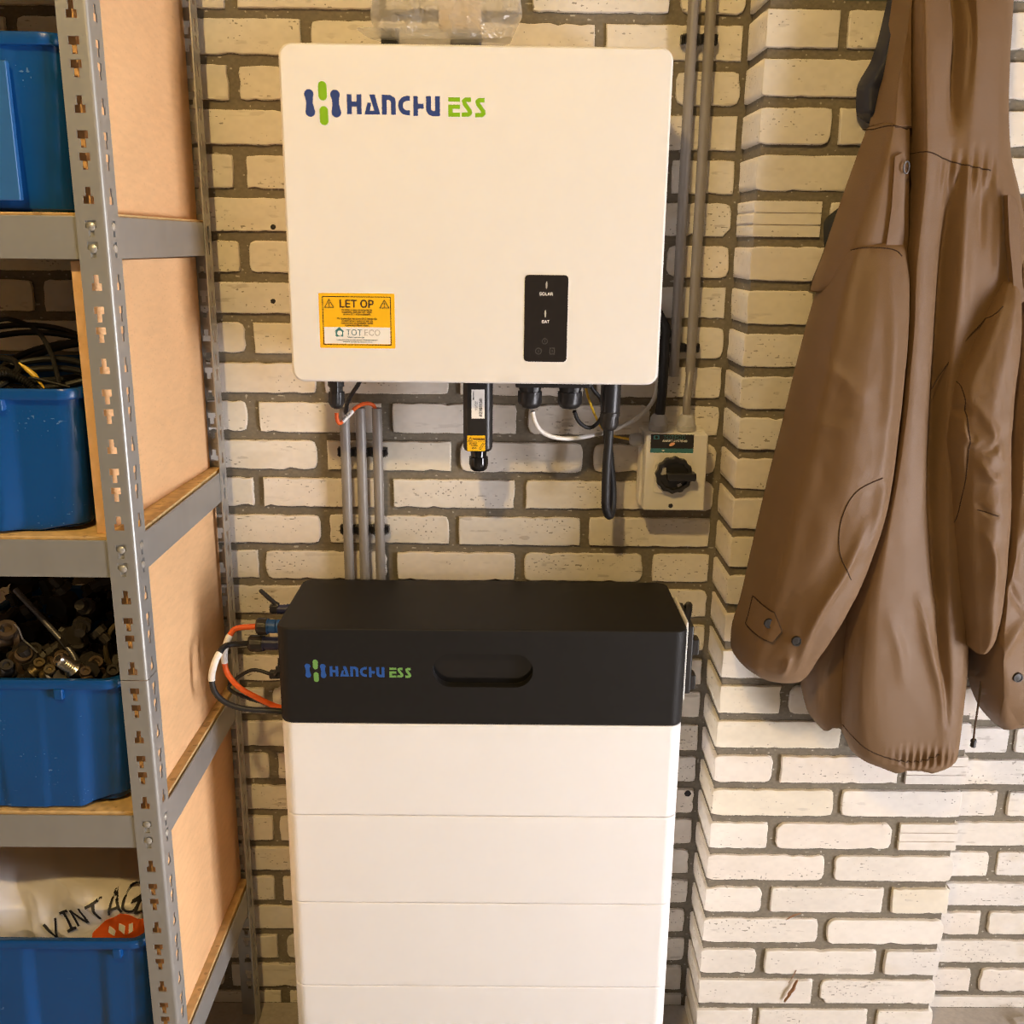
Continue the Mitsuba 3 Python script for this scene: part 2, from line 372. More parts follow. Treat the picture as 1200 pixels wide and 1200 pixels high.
scene['floor'] = mikit.ply(bx(ROOM_X[0], ROOM_X[1], ROOM_Y[0], 0.0, FLOOR_Z - 0.05, FLOOR_Z), 'm_concrete')
labels['floor'] = {'label': 'grey concrete garage floor', 'kind': 'structure'}
scene['ceiling'] = mikit.ply(bx(ROOM_X[0], ROOM_X[1], ROOM_Y[0], 0.0, CEIL_Z, CEIL_Z + 0.1), 'm_ceiling')
labels['ceiling'] = {'label': 'dark garage ceiling out of view, toned to keep bounced light low', 'kind': 'structure'}
scene['wall_left'] = mikit.ply(bx(ROOM_X[0] - 0.1, ROOM_X[0], ROOM_Y[0], 0.0, FLOOR_Z, CEIL_Z), 'm_plaster')
labels['wall_left'] = {'label': 'plain dark side wall out of view, toned to keep bounced light low', 'kind': 'structure'}
scene['wall_front'] = mikit.ply(bx(ROOM_X[0], ROOM_X[1], ROOM_Y[0] - 0.1, ROOM_Y[0], FLOOR_Z, CEIL_Z), 'm_plaster')
labels['wall_front'] = {'label': 'plain dark wall out of view opposite the brick wall, toned to keep bounced light low', 'kind': 'structure'}
X1 = ROOM_X[1]
side = box(ROOM_Y[0], FLOOR_Z, 0.0, CEIL_Z).difference(box(UNSEEN_DOOR_Y[0], FLOOR_Z, UNSEEN_DOOR_Y[1], 2.05))
def standing(poly, x, th):
    """shapely polygon in (y, z) -> a slab standing in the yz plane from x to x + th"""
    m = cat([trimesh.creation.extrude_polygon(g, th, engine='earcut') for g in getattr(poly, 'geoms', [poly])])
    m.vertices = np.column_stack([x + m.vertices[:, 2], m.vertices[:, 0], m.vertices[:, 1]])
    return m
scene['wall_right'] = mikit.ply(standing(side, X1, 0.1), 'm_plaster')
labels['wall_right'] = {'label': 'plain dark side wall out of view, holding the unseen glowing door', 'kind': 'structure'}
leaf = box(UNSEEN_DOOR_Y[0] + 0.003, FLOOR_Z + 0.004, UNSEEN_DOOR_Y[1] - 0.003, 2.045)
for (z0, z1), rad in UNSEEN_DOOR_PANES:
    o = box(UNSEEN_DOOR_Y[0] + 0.06, z0, UNSEEN_DOOR_Y[1] - 0.06, z1)
    leaf = leaf.difference(o)
    k = add('unseen_door_1__pane', mikit.ply(bx(X1 + 0.035, X1 + 0.041, UNSEEN_DOOR_Y[0] + 0.058, UNSEEN_DOOR_Y[1] - 0.058, z0 - 0.002, z1 + 0.002), 'm_label_white', emitter={'type': 'area', 'radiance': {'type': 'rgb', 'value': list(rad)}}), None)  # glowing pane out of view, lights the pier and battery from the right
scene['unseen_door_1'] = mikit.ply(standing(leaf, X1 + 0.015, 0.05), 'm_wood')
labels['unseen_door_1'] = {'label': 'unseen white side door whose two frosted panes glow to light the pier and battery', 'kind': 'structure'}

# the ceiling lamp, out of view, placed to cast the shadow below the inverter
lp = LAMP_POS
lab('unseen_ceiling_lamp', 'unseen warm bulb on a cord, lighting the inverter and the wall from above', 'lamp')
add('unseen_ceiling_lamp__rose', lathe((lp[0], lp[1], CEIL_Z), (lp[0], lp[1], 0), [(0, 0.05), (0.015, 0.05), (0.03, 0.012)], 24), 'm_label_white', 40)
add('unseen_ceiling_lamp__cord', tube([(lp[0], lp[1], CEIL_Z - 0.02), (lp[0], lp[1], lp[2] + 0.09)], 0.003, straight=True), 'm_rubber', 40)
add('unseen_ceiling_lamp__socket', lathe((lp[0], lp[1], lp[2] + 0.10), (lp[0], lp[1], 0), [(0, 0.012), (0.01, 0.018), (0.062, 0.020)], 20), 'm_black', 40)
bulb = trimesh.creation.icosphere(3, LAMP_R); bulb.apply_translation(lp)
scene['unseen_ceiling_lamp__bulb'] = mikit.ply(bulb, 'm_label_white', smooth=True, emitter={'type': 'area', 'radiance': {'type': 'rgb', 'value': list(LAMP_RADIANCE)}})

# ---------------------------------------------------------------- metal shelving with its boards
SX, SYF, SYB, SXL = -0.455, -0.445, -0.03, -1.36
lab('metal_shelving', 'tall grey slotted-steel shelving unit standing left of the white inverter', 'shelving')
def slot(kind, x, z, s=1.0):
    """a keyhole: a wide head and a narrow neck; 'i' stands head down, 'T' head up"""
    hw, nw, hh, nh = 0.0062 * s, 0.0032 * s, 0.0085, 0.0095
    a, b = (box(x - hw, z - 0.009, x + hw, z - 0.009 + hh), box(x - nw, z - 0.009, x + nw, z + 0.009)) if kind == 'i' else (box(x - hw, z + 0.009 - hh, x + hw, z + 0.009), box(x - nw, z - 0.009, x + nw, z + 0.009))
    return a.union(b)
BEAMS = [1.7765, 1.393, 1.009, 0.6265, 0.243]             # beam centres
slots, rivets = [], []
n = 0
for i in range(-2, 19):
    for dz, kind in ((0.0, 'i'), (-0.036, 'T'), (-0.0595, 'T')):
        z = 1.6308 - 0.09595 * i + dz
        if z > 0.0: slots.append((kind, z))
def post_mesh(xc, yc, sx, sy):
    """L-post with its corner at (xc, yc); its flanges run to -sx*... in x and sy in y"""
    w, th, r = 0.0350, 0.0018, 0.0045
    parts = []
    for z0, z1 in ((FLOOR_Z + 0.001, 0.8465), (0.8475, 1.83)):
        face = box(r, z0, w, z1); side = box(r, z0, w + 0.001, z1)
        cut = union_all([slot(k, 0.0185, z) for k, z in slots]); cut2 = union_all([slot(k, 0.0195, z, 0.9) for k, z in slots])
        A = trimesh.creation.extrude_polygon(face.difference(cut), th, engine='earcut')       # local (u, z, depth)
        B = trimesh.creation.extrude_polygon(side.difference(cut2), th, engine='earcut')
        va = np.column_stack([A.vertices[:, 0], A.vertices[:, 2], A.vertices[:, 1]]); vb = np.column_stack([B.vertices[:, 2], B.vertices[:, 0], B.vertices[:, 1]])
        ang = np.linspace(0, math.pi / 2, 7)
        prof = [(r - r * math.cos(t), r - r * math.sin(t)) for t in ang] + [(r - (r - th) * math.cos(t), r - (r - th) * math.sin(t)) for t in ang[::-1]]
        C = trimesh.creation.extrude_polygon(Polygon(prof), z1 - z0, engine='earcut')
        vc = C.vertices + [0, 0, z0]
        for v, m in ((va, A), (vb, B), (vc, C)):
            q = trimesh.Trimesh(np.column_stack([xc + sx * v[:, 0], yc + sy * v[:, 1], v[:, 2]]), m.faces, process=False)
            if q.volume < 0: q.invert()
            parts.append(q)
    return cat(parts)
for xc, yc, sx, sy in ((SX, SYF, -1, 1), (SX, SYB, -1, -1), (SXL, SYF, 1, 1), (SXL, SYB, 1, -1)):
    k = add('metal_shelving__post', post_mesh(xc, yc, sx, sy), 'm_steel', 30)
    # rivets that hook the beams into the post
    for zb in BEAMS:
        for dz in (0.0122, -0.0123):
            for u, v, ax in ((0.0185, -0.0002, 'y'), (-0.0002, 0.0195, 'x')):
                c = np.array([xc + sx * u, yc + sy * v, zb + dz]); d = np.array([0, -sy, 0]) if ax == 'y' else np.array([-sx, 0, 0])
                if zb < 1.6: rivets.append((k, lathe(c - 0.001 * d, c + d, [(0, 0.0050), (0.0010, 0.0047), (0.0020, 0.0030), (0.0024, 0.001)], 12)))
for k, m in rivets[:16]: add(k + '__rivet', m, 'm_rivet', 40)
def beam(x0, x1, y0, y1, zc, face):
    """folded step beam: upright web with a lip at top and bottom"""
    h, t, l = 0.024, 0.0016, 0.016
    if face == 'front': return cat([rbox(x0, x1, y0, y0 + t + 0.001, zc - h, zc + h, 0.0012, 8), bx(x0, x1, y0, y0 + l, zc - h, zc - h + t), bx(x0, x1, y0 + 0.001, y0 + l, zc + h - 0.012, zc + h - 0.012 + t)])
    if face == 'back': return cat([bx(x0, x1, y0 - t, y0, zc - h, zc + h), bx(x0, x1, y0 - l, y0, zc - h, zc - h + t), bx(x0, x1, y0 - l, y0, zc + h - 0.012, zc + h - 0.012 + t)])
    if face == 'right': return cat([rbox(x0 - t - 0.001, x0, y0, y1, zc - h, zc + h, 0.0012, 8), bx(x0 - l, x0 - 0.001, y0, y1, zc + h - 0.012, zc + h - 0.012 + t), bx(x0 - l, x0 - 0.001, y0, y1, zc - h, zc - h + t)])
    return cat([bx(x0, x0 + t, y0, y1, zc - h, zc + h), bx(x0, x0 + l, y0, y1, zc + h - 0.012, zc + h - 0.012 + t), bx(x0, x0 + l, y0, y1, zc - h, zc - h + t)])
for zb in BEAMS:
    add('metal_shelving__front_beam', beam(SXL + 0.004, SX - 0.004, SYF + 0.0022, 0, zb, 'front'), 'm_steel')
    add('metal_shelving__back_beam', beam(SXL + 0.004, SX - 0.004, SYB - 0.0022, 0, zb, 'back'), 'm_steel')
    add('metal_shelving__side_beam', beam(SX - 0.0022, 0, SYF + 0.006, SYB - 0.006, zb, 'right'), 'm_steel')
    add('metal_shelving__side_beam', beam(SXL + 0.0022, 0, SYF + 0.006, SYB - 0.006, zb, 'left'), 'm_steel')
    k = add('metal_shelving__shelf_board', rbox(SXL + 0.007, SX - 0.007, SYF + 0.007, SYB - 0.007, zb + 0.0138, zb + 0.0275, 0.001, 8), 'm_board')
    labels[k] = {'label': 'tan particle-board shelf'}
BOARD = [zb + 0.0275 for zb in BEAMS]

# brown hardboard panels that stand upright on the boards along the right side
descr = ['brown fibreboard panel standing on the second shelf from the top, beside the uppermost blue bin', 'brown fibreboard panel standing on the shelf beside the bin of black cables',
         'brown fibreboard panel standing on the shelf beside the bin of metal fittings', 'brown fibreboard panel standing on the lowest shelf beside the white bag']
for i, (zb, zt) in enumerate(zip(BEAMS[1:], BEAMS[:-1])):
    k = name('side_panel')
    m = rbox(0, 0.012, 0, 0.383 if i == 1 else 0.399, zb + 0.0276, zt - 0.0265, 0.0008, 8)
    xf, xb = (-0.5095, -0.4900) if i == 1 else (-0.4875, -0.4870)
    m.apply_transform(trimesh.transformations.rotation_matrix(-math.atan2(xb - xf, 0.385), [0, 0, 1])); m.apply_translation([xf, -0.434 if i != 1 else -0.425, 0])
    add(k, m, 'm_mdf')
    lab(k, descr[i], 'panel', 'brown panels along the side of the shelving')

# ---------------------------------------------------------------- blue bins
def bin_mesh(xr, zb, h, bulge, w=0.285, depth=0.36, yf=-0.437, rim=0.013, foot=0.0):
    """open tapered tote with a stepped front; returns the tub and the rim"""
    yb = yf + depth
    def outline(s, t):
        """plan at height fraction t, inset s"""
        tap = 0.012 * (1 - t) + s
        x0, x1, y0, y1, r = xr - w + tap, xr - tap, yf + tap + 0.004, yb - tap, 0.022
        pts = []
        xs = np.linspace(x0 + r, x1 - r, 49)
        for a in np.linspace(180, 270, 6)[:-1]: pts.append((x0 + r + r * math.cos(math.radians(a)), y0 + r + r * math.sin(math.radians(a))))
        for x in xs:
            u = (x - (xr - w)) / w
            b = 0
            for (u0, u1, dep, sl) in bulge:
                lo, hi = u0 + 0.10 * (1 - t) * np.sign(0.5 - u0) * 0.4, u1 - 0.10 * (1 - t) * 0.4
                b = max(b, dep * np.clip(min((u - lo) / sl, (hi - u) / sl) + 0.5, 0, 1))
            pts.append((x, y0 - b * (0.35 + 0.65 * (1 - t)) if s < 0.004 else y0))
        for a in np.linspace(270, 360, 6)[1:]: pts.append((x1 - r + r * math.cos(math.radians(a)), y0 + r + r * math.sin(math.radians(a))))
        for a in np.linspace(0, 90, 6): pts.append((x1 - r + r * math.cos(math.radians(a)), y1 - r + r * math.sin(math.radians(a))))
        for a in np.linspace(90, 180, 6): pts.append((x0 + r + r * math.cos(math.radians(a)), y1 - r + r * math.sin(math.radians(a))))
        return np.array(pts)
    R = lambda s, t, z: np.column_stack([outline(s, t), np.full(len(outline(s, t)), z)])
    z = lambda t: zb + h * t
    base = R(0.004, 0, z(0)); low = R(0.0, 0.02, z(0.02))
    if foot:                                        # the front bulge stands on the board, the flanks are cut up a little
        for rr in (base, low):
            u = (rr[:, 0] - (xr - w)) / w
            rr[:, 2] += foot * np.clip((np.abs(u - 0.55) - 0.22) / 0.12, 0, 1)
    tub = loft([base, low] + [R(0, t, z(t)) for t in (0.15, 0.35, 0.6, 0.8, 0.93)] + [R(-0.0005, 1, z(0.985)), R(0.004, 1, z(0.985)), R(0.0045, 0.6, z(0.6)), R(0.005, 0.02, z(0.03))])
    rr = lambda g, zz: np.column_stack([np.array(rrect(xr - w - g, xr + g, yf - g, yb + g, 0.026, 8)), np.full(32, zz)])
    ztop = z(1)
    rim_m = loft([rr(-0.006, ztop - rim), rr(0.003, ztop - rim), rr(0.0045, ztop - rim + 0.002), rr(0.0045, ztop - 0.003), rr(0.003, ztop), rr(-0.003, ztop), rr(-0.006, ztop - 0.003), rr(-0.006, ztop - rim)], cap0=False, cap1=False)
    return tub, rim_m, ztop
BINS = []
specs = [(-0.4935, BOARD[1], 0.188, [(0.25, 0.80, 0.006, 0.05)], 0.0, 'empty blue plastic bin with glossy pocket on the second shelf board from the top', 'blue plastic storage bins on the shelving'),
         (-0.5145, BOARD[2], 0.182, [(0.20, 0.70, 0.011, 0.07), (0.30, 0.62, 0.013, 0.06)], 0.007, 'blue plastic bin full of black cables', None),
         (-0.4935, BOARD[3], 0.190, [(0.22, 0.82, 0.011, 0.05), (0.36, 0.66, 0.013, 0.05)], 0.012, 'blue plastic bin heaped with metal fittings and rods', None),
         (-0.4935, BOARD[4], 0.182, [(0.05, 0.42, 0.010, 0.05), (0.78, 0.97, 0.006, 0.04)], 0.0, 'lowest blue plastic bin, stuffed with a white carrier bag', None)]
for i, (xr, zb, h, bulge, foot, text, g) in enumerate(specs):
    k = lab(name('storage_bin'), text, 'bin', 'blue plastic storage bins on the shelving')
    tub, rim_m, zt = bin_mesh(xr, zb + 0.0003, h, bulge, foot=foot)
    add(k + '__tub', tub, 'm_bin', 30); add(k + '__rim', rim_m, 'm_bin', 40)
    BINS.append((xr, zb, zt))
    for u in ([0.68] if i == 1 else [0.42, 0.72] if i == 2 else [0.86] if i == 3 else []):
        x = xr - 0.285 * (1 - u)
        add(k + '__lug', rbox(x - 0.006, x + 0.006, -0.443, -0.430, zt - 0.027, zt - 0.012, 0.002), 'm_bin', 40)
    if i == 0:
        kk = add(k + '__label_pocket', rbox(xr - 0.17, xr - 0.055, -0.4475, -0.4385, zb + 0.012, zt - 0.03, 0.002), 'm_pocket', 40)
        labels[kk] = {'label': 'pale glossy pocket on the front'}

# contents of the cable bin
xr, zb, zt = BINS[1]
rs = np.random.RandomState(5)
for i, (cx, cz, rad, tilt, y) in enumerate(((-0.585, zt + 0.020, 0.085, 0.35, -0.30), (-0.66, zt + 0.03, 0.10, -0.2, -0.24), (-0.60, zt + 0.002, 0.075, 0.1, -0.35), (-0.69, zt + 0.005, 0.07, 0.5, -0.37))):
    pts = []
    for t in np.linspace(0, 4 * math.pi, 40):
        q = rad * (1 + 0.08 * math.sin(1.5 * t + i)); pts.append((cx + q * math.cos(t), y + 0.55 * q * math.sin(t) + 0.01 * t / 6, cz - 0.02 + 0.006 * t / 6 + 0.35 * q * math.sin(t + tilt) + tilt * 0.1 * q))
    pts = [(min(max(p[0], xr - 0.27), xr - 0.02), min(max(p[1], -0.42), -0.11), max(p[2], zt - 0.10)) for p in pts]
    k = name('cable_coil'); add(k, tube(pts, 0.0042, 8, 5), 'm_rubber', 40)
    lab(k, 'coiled black cable heaped in the upper blue bin', 'cable', 'black cables in the upper blue bin')
for i in range(2):
    k = name('cable_tie_strip')
    pts = [(-0.612 + 0.03 * i, -0.405, zt + 0.012 - 0.004 * i)] + [(-0.605 + 0.012 * q + 0.03 * i, -0.405 + 0.004 * q, zt + 0.008 - 0.004 * q) for q in range(4)] if i else [(-0.5947, -0.4000, 1.2450), (-0.5852, -0.4000, 1.2368), (-0.5768, -0.4000, 1.2286), (-0.5670, -0.4000, 1.2141)]
    add(k, tube(pts, 0.0018 if i else [0.001, 0.003, 0.0035, 0.001], 8, 6), 'm_yellowcable' if not i else 'm_rubber', 40)
    lab(k, 'yellow strip lying on the black cables in the upper blue bin' if not i else 'short black strap on the cables in the upper blue bin', 'strip')
# flex in the background of the same shelf
k = name('hanging_flex'); add(k, tube([(-0.6552, -0.3300, 1.2872), (-0.6352, -0.3300, 1.2917), (-0.6132, -0.3100, 1.2786), (-0.5873, -0.3300, 1.2535), (-0.5654, -0.3600, 1.2139)], 0.003, 8), 'm_rubber', 40); lab(k, 'thin black flex arching over the other cables in the upper blue bin', 'cable')
k = name('ribbed_hose'); pts = spline([(-0.6400, -0.3800, 1.2264), (-0.6186, -0.3800, 1.2288), (-0.5986, -0.3800, 1.2195), (-0.5871, -0.3800, 1.2079)], 12)
add(k, tube(pts, [0.006 if q % 2 else 0.0046 for q in range(len(pts))], 10, straight=True), 'm_rubber', 40); lab(k, 'short ribbed black hose at the left in the upper blue bin', 'hose')

# contents of the fittings bin
xr, zb, zt = BINS[2]
k = lab(name('steel_rod'), 'thin grey rod leaning out of the bin of fittings', 'rod'); add(k, tube([(-0.6688, -0.3300, 0.9274), (-0.6245, -0.3500, 0.8896), (-0.5810, -0.3700, 0.8487), (-0.5690, -0.3800, 0.8134)], 0.0042, 10), 'm_darksteel', 40)
k = lab(name('threaded_fitting'), 'shiny ridged metal pipe fitting on top of the bin of fittings', 'fitting')
a, b = np.array((-0.5758, -0.4250, 0.8686)), np.array((-0.5507, -0.3900, 0.8182))
L_ = np.linalg.norm(b - a); prof = [(0, 0.004), (0.0, 0.0075), (0.003, 0.008)]
for q in range(5): prof += [(0.005 + 0.004 * q, 0.0095), (0.007 + 0.004 * q, 0.0075)]
prof += [(0.027, 0.012), (0.036, 0.012), (0.038, 0.009), (L_, 0.009)]
add(k + '__body', lathe(a, b, prof, 20), 'm_chrome', 30)
add(k + '__bore', lathe(a - (b - a) / L_ * 0.0006, b, [(0, 0.0042), (0.003, 0.0040)], 16), 'm_black')
k = lab(name('metal_ring'), 'dull brass ring standing upright at the right of the fittings', 'ring')
c = np.array((-0.5320, -0.3600, 0.8486)); pts = [c + 0.040 * np.array([math.cos(t) * 0.55, math.cos(t) * 0.45, math.sin(t)]) + [0.012, 0.02, 0.0] for t in np.linspace(0, 2 * math.pi, 40)]
add(k, tube(pts, 0.0035, 8, straight=True), 'm_brass', 40)
k = lab(name('wire_hook'), 'small bent wire hook at the left of the fittings', 'hook'); add(k, tube([(-0.6446, -0.3900, 0.9013), (-0.6398, -0.3900, 0.8941), (-0.6359, -0.3900, 0.8797), (-0.6268, -0.3900, 0.8701), (-0.6189, -0.3900, 0.8605)], 0.0014, 8), 'm_chrome', 40)
spots = [(-0.6677, -0.3700, 0.8725), (-0.6411, -0.3850, 0.8447), (-0.6139, -0.4000, 0.8442), (-0.5966, -0.4100, 0.8391), (-0.5825, -0.3500, 0.8477), (-0.5486, -0.3800, 0.8348), (-0.5556, -0.3300, 0.8190), (-0.6029, -0.3600, 0.8342), (-0.6573, -0.4000, 0.8389), (-0.6540, -0.3300, 0.8309), (-0.5499, -0.4100, 0.8371), (-0.5225, -0.3900, 0.8284)]
looks = [('rusty casting', 'at the far left of the fittings', 0.019), ('brown elbow joint', 'second from the left among the fittings', 0.016), ('dull brass nut', 'left of the shiny ridged fitting', 0.010), ('small brass coupling', 'at the rim below the shiny ridged fitting', 0.010),
         ('dark bracket', 'behind the shiny ridged fitting', 0.018), ('brown coupling', 'right of the shiny ridged fitting', 0.013), ('dark bush', 'inside the brass ring', 0.013), ('brown socket', 'under the grey rod', 0.013), ('dark plug', 'at the rim at far left', 0.012), ('dark elbow', 'below the wire hook', 0.014), ('brown nut', 'at the rim right of the shiny ridged fitting', 0.010), ('dark sleeve', 'in the right corner of the bin', 0.012)]
for i, ((text, where, r), c) in enumerate(zip(looks, spots)):
    k = lab(name('pipe_fitting'), '%s lying %s' % (text, where), 'fitting', 'loose metal fittings in the blue bin')
    c = np.array(c); d = np.array([math.cos(2.1 * i), 0.7 * math.sin(1.3 * i + 1), 0.5 * math.sin(2.7 * i)]); e = np.array([0.3, -0.5, 0.8])
    m = cat([lathe(c - d * r, c + d, [(0.3 * r, 0.35 * r), (0, 0.4 * r), (0, 0.8 * r), (0.35 * r, 0.82 * r), (0.36 * r, 0.6 * r), (1.5 * r, 0.6 * r), (1.52 * r, 0.85 * r), (1.9 * r, 0.85 * r), (1.9 * r, 0.5 * r), (1.6 * r, 0.4 * r)], 18),
             lathe(c, c + e, [(0, 0.5 * r), (0.9 * r, 0.5 * r), (0.92 * r, 0.7 * r), (1.3 * r, 0.7 * r), (1.3 * r, 0.4 * r), (1.0 * r, 0.3 * r)], 16)])
    add(k, m, 'm_brass' if 'brass' in text else 'm_rust' if 'brown' in text or 'rusty' in text else 'm_darkmetal', 30)
k = lab('metal_scrap', 'dark jumble of small metal scrap filling the bin under the larger fittings', 'scrap', kind='stuff')
rs = np.random.RandomState(9); mm_ = []
for i in range(150):
    c = np.array([rs.uniform(-0.74, -0.535), rs.uniform(-0.395, -0.13), zt - 0.030 + 0.11 * rs.uniform(0, 1) * (rs.uniform() < 0.35)])
    c[2] += 0.25 * (c[1] + 0.40) * rs.uniform(0.2, 0.9); r = rs.uniform(0.008, 0.018); d = rs.normal(size=3)
    mm_.append(lathe(c, c + d, [(0, 0.3 * r), (0, r), (0.8 * r, r), (0.8 * r, 0.6 * r), (2.0 * r, 0.6 * r), (2.0 * r, 0.2 * r)], 8))
add(k, cat(mm_), 'm_darkmetal')

# ---------------------------------------------------------------- relief surfaces for cloth and film
def relief(rows, nper=14, nz=120, back=None, ripple=None, sharp=1.0, kinds=None, round_edges=True):
    """rows: sections from top to bottom, each a list of (x, y, z) control points from left to right (edge, ridge, valley, ... edge).
    Returns the closed mesh and the arrays X, Y, Z of its front."""
    A = np.array(rows, float)                                    # rows, points, 3
    s = np.concatenate([[0], np.cumsum(np.abs(np.diff(A[:, :, 2].mean(1))))]); s /= s[-1]
    from scipy.interpolate import PchipInterpolator
    B = PchipInterpolator(s, A, axis=0)(np.linspace(0, 1, nz))     # nz, points, 3
    npt = B.shape[1]
    frac = np.concatenate([i + np.linspace(0, 1, nper, endpoint=(i == npt - 2)) for i in range(npt - 1)]) / (npt - 1)
    F = np.zeros((nz, len(frac), 3))
    for r_ in range(nz):
        x, y, z = B[r_, :, 0], B[r_, :, 1], B[r_, :, 2]
        x = np.maximum.accumulate(x) + 2e-5 * np.arange(npt)
        g0 = lambda i, j, t, f: (x[i] + t * (x[j] - x[i]), y[i] + f * (y[j] - y[i]))      # a rounded shoulder next to each outer edge
        k_ = [(x[0], y[0]), g0(0, 1, 0.06, 0.33), g0(0, 1, 0.22, 0.64), g0(0, 1, 0.5, 0.88)] + [(x[i], y[i]) for i in range(1, npt - 1)] + [g0(-1, -2, 0.5, 0.88), g0(-1, -2, 0.22, 0.64), g0(-1, -2, 0.06, 0.33), (x[-1], y[-1])]
        k_ = np.array(k_)
        w_ = 0.35 * (x[0] + (x[-1] - x[0]) * (0.5 - 0.5 * np.cos(np.pi * frac))) + 0.65 * (x[0] + (x[-1] - x[0]) * frac)
        F[r_, :, 0] = w_; F[r_, :, 1] = PchipInterpolator(k_[:, 0], k_[:, 1])(w_); F[r_, :, 2] = np.interp(w_, x, z)
    if ripple is not None: F[:, :, 1] += ripple(F[:, :, 0], F[:, :, 2])
    yb = back if back is not None else F[:, :, 1].max() + 0.004
    Bk = F[:, ::-1].copy(); Bk[:, :, 1] = np.maximum(yb, Bk[:, :, 1] + 0.002)
    c = Bk[:, :, 0].mean(1, keepdims=True); Bk[:, :, 0] = c + (Bk[:, :, 0] - c) * 0.97
    rings = np.concatenate([F, Bk[:, ::3]], 1)
    return loft(list(rings)), F

def on_surface(F, x, z):
    p = F.reshape(-1, 3)
    y = griddata(p[:, [0, 2]], p[:, 1], (x, z), method='linear')
    return np.where(np.isnan(y), griddata(p[:, [0, 2]], p[:, 1], (x, z), method='nearest'), y)

def patch_on(F, poly, lift=0.003, th=0.003, seg=0.004):
    """a cloth patch (shapely polygon in x, z) that lies on the relief surface F"""
    m = trimesh.creation.extrude_polygon(poly.simplify(0.0003), th, engine='earcut')
    for _ in range(4):
        e = np.linalg.norm(m.vertices[m.edges_unique][:, 0] - m.vertices[m.edges_unique][:, 1], axis=1)
        if e.max() < seg * 1.6 or len(m.faces) > 20000: break
        m = m.subdivide()
    v = m.vertices
    m.vertices = np.column_stack([v[:, 0], on_surface(F, v[:, 0], v[:, 1]) - lift + th - v[:, 2] - 0.0, v[:, 1]])
    return m

def seam_on(F, pts, r=0.0011, lift=0.0003):
    q = spline([(x, 0, z) for x, z in pts], 10)
    y = on_surface(F, q[:, 0], q[:, 2]) - lift
    return tube(np.column_stack([q[:, 0], y, q[:, 2]]), r, 6, straight=True)

def crumple(seed, amp, sc):
    return lambda x, z: amp * 2 * (meshkit.fbm(np.stack([x * sc, z * sc * 0.8, 0 * x + seed], -1), 4, seed) - 0.5)

def creases(*lines):
    """soft folds along polylines: (points in (x, z), height towards the room, half width); a negative height is a groove"""
    from scipy.spatial import cKDTree
    L = []
    for pts, amp, w in lines:
        q = spline([(x, 0, z) for x, z in pts], 24)[:, [0, 2]]; d = np.concatenate([[0], np.cumsum(np.linalg.norm(np.diff(q, axis=0), axis=1))])
        L.append((cKDTree(q), np.sin(np.pi * np.clip(d / d[-1] * 0.96 + 0.02, 0, 1)) ** 0.6, amp, w))
    def f(x, z):
        out = np.zeros_like(x)
        for t, e, amp, w in L:
            d, i = t.query(np.stack([x, z], -1).reshape(-1, 2)); out -= (amp * e[i] * np.exp(-(d / w) ** 2)).reshape(x.shape)
        return out
    return f

def facets(seed, amp, sc, fine=0.22):
    """sharp-creased crumple of thin film: the ridges of folded noise"""
    def f(x, z):
        p = np.stack([x * sc, z * sc, 0 * x + seed * 7.3], -1)
        q = p + 0.5 * np.stack([meshkit.noise(p * 0.8, seed + 5), meshkit.noise(p * 0.8, seed + 6), 0 * x], -1)
        return amp * (np.abs(meshkit.noise(q, seed) - 0.5) + 0.5 * np.abs(meshkit.noise(q * 2.1, seed + 1) - 0.5) + fine * np.abs(meshkit.noise(q * 4.7, seed + 2) - 0.5) - 0.28)
    return f

# the white carrier bag in the lowest bin
xr, zb, zt = BINS[3]
rows = [
    [(-0.8410, -0.2400, 0.4780), (-0.7836, -0.2700, 0.4981), (-0.7444, -0.2700, 0.4985), (-0.6896, -0.2750, 0.5023), (-0.6399, -0.2700, 0.4995), (-0.5897, -0.2650, 0.4966), (-0.5617, -0.2500, 0.4871)],
    [(-0.8272, -0.2800, 0.4642), (-0.7601, -0.3300, 0.4989), (-0.7190, -0.3200, 0.4924), (-0.6632, -0.3350, 0.5032), (-0.6131, -0.3350, 0.5036), (-0.5651, -0.3300, 0.5007), (-0.5373, -0.3150, 0.4907)],
    [(-0.8043, -0.3300, 0.4579), (-0.7447, -0.3750, 0.4905), (-0.7044, -0.3550, 0.4766), (-0.6495, -0.3700, 0.4878), (-0.5932, -0.3850, 0.4990), (-0.5469, -0.3800, 0.4959), (-0.5177, -0.3680, 0.4876)],
    [(-0.7914, -0.3600, 0.4363), (-0.7351, -0.4000, 0.4667), (-0.6829, -0.3850, 0.4560), (-0.6290, -0.3950, 0.4639), (-0.5818, -0.4050, 0.4718), (-0.5410, -0.4020, 0.4699), (-0.5113, -0.3920, 0.4627)],
    [(-0.7923, -0.3700, 0.3887), (-0.7388, -0.4050, 0.4168), (-0.6758, -0.3980, 0.4118), (-0.6234, -0.4050, 0.4178), (-0.5800, -0.4120, 0.4237), (-0.5431, -0.4080, 0.4209), (-0.5146, -0.3980, 0.4132)]]
bagm, BF = relief(rows, 20, 150, back=-0.20, kinds=['v', 'r', 'v', 'r', 'v', 'r', 'v'], ripple=facets(3, 0.024, 13, 0.08))
k = lab('carrier_bag', 'crumpled white plastic bag with black lettering in the lowest blue bin', 'bag')
add(k + '__film', bagm, 'm_bag', 60)
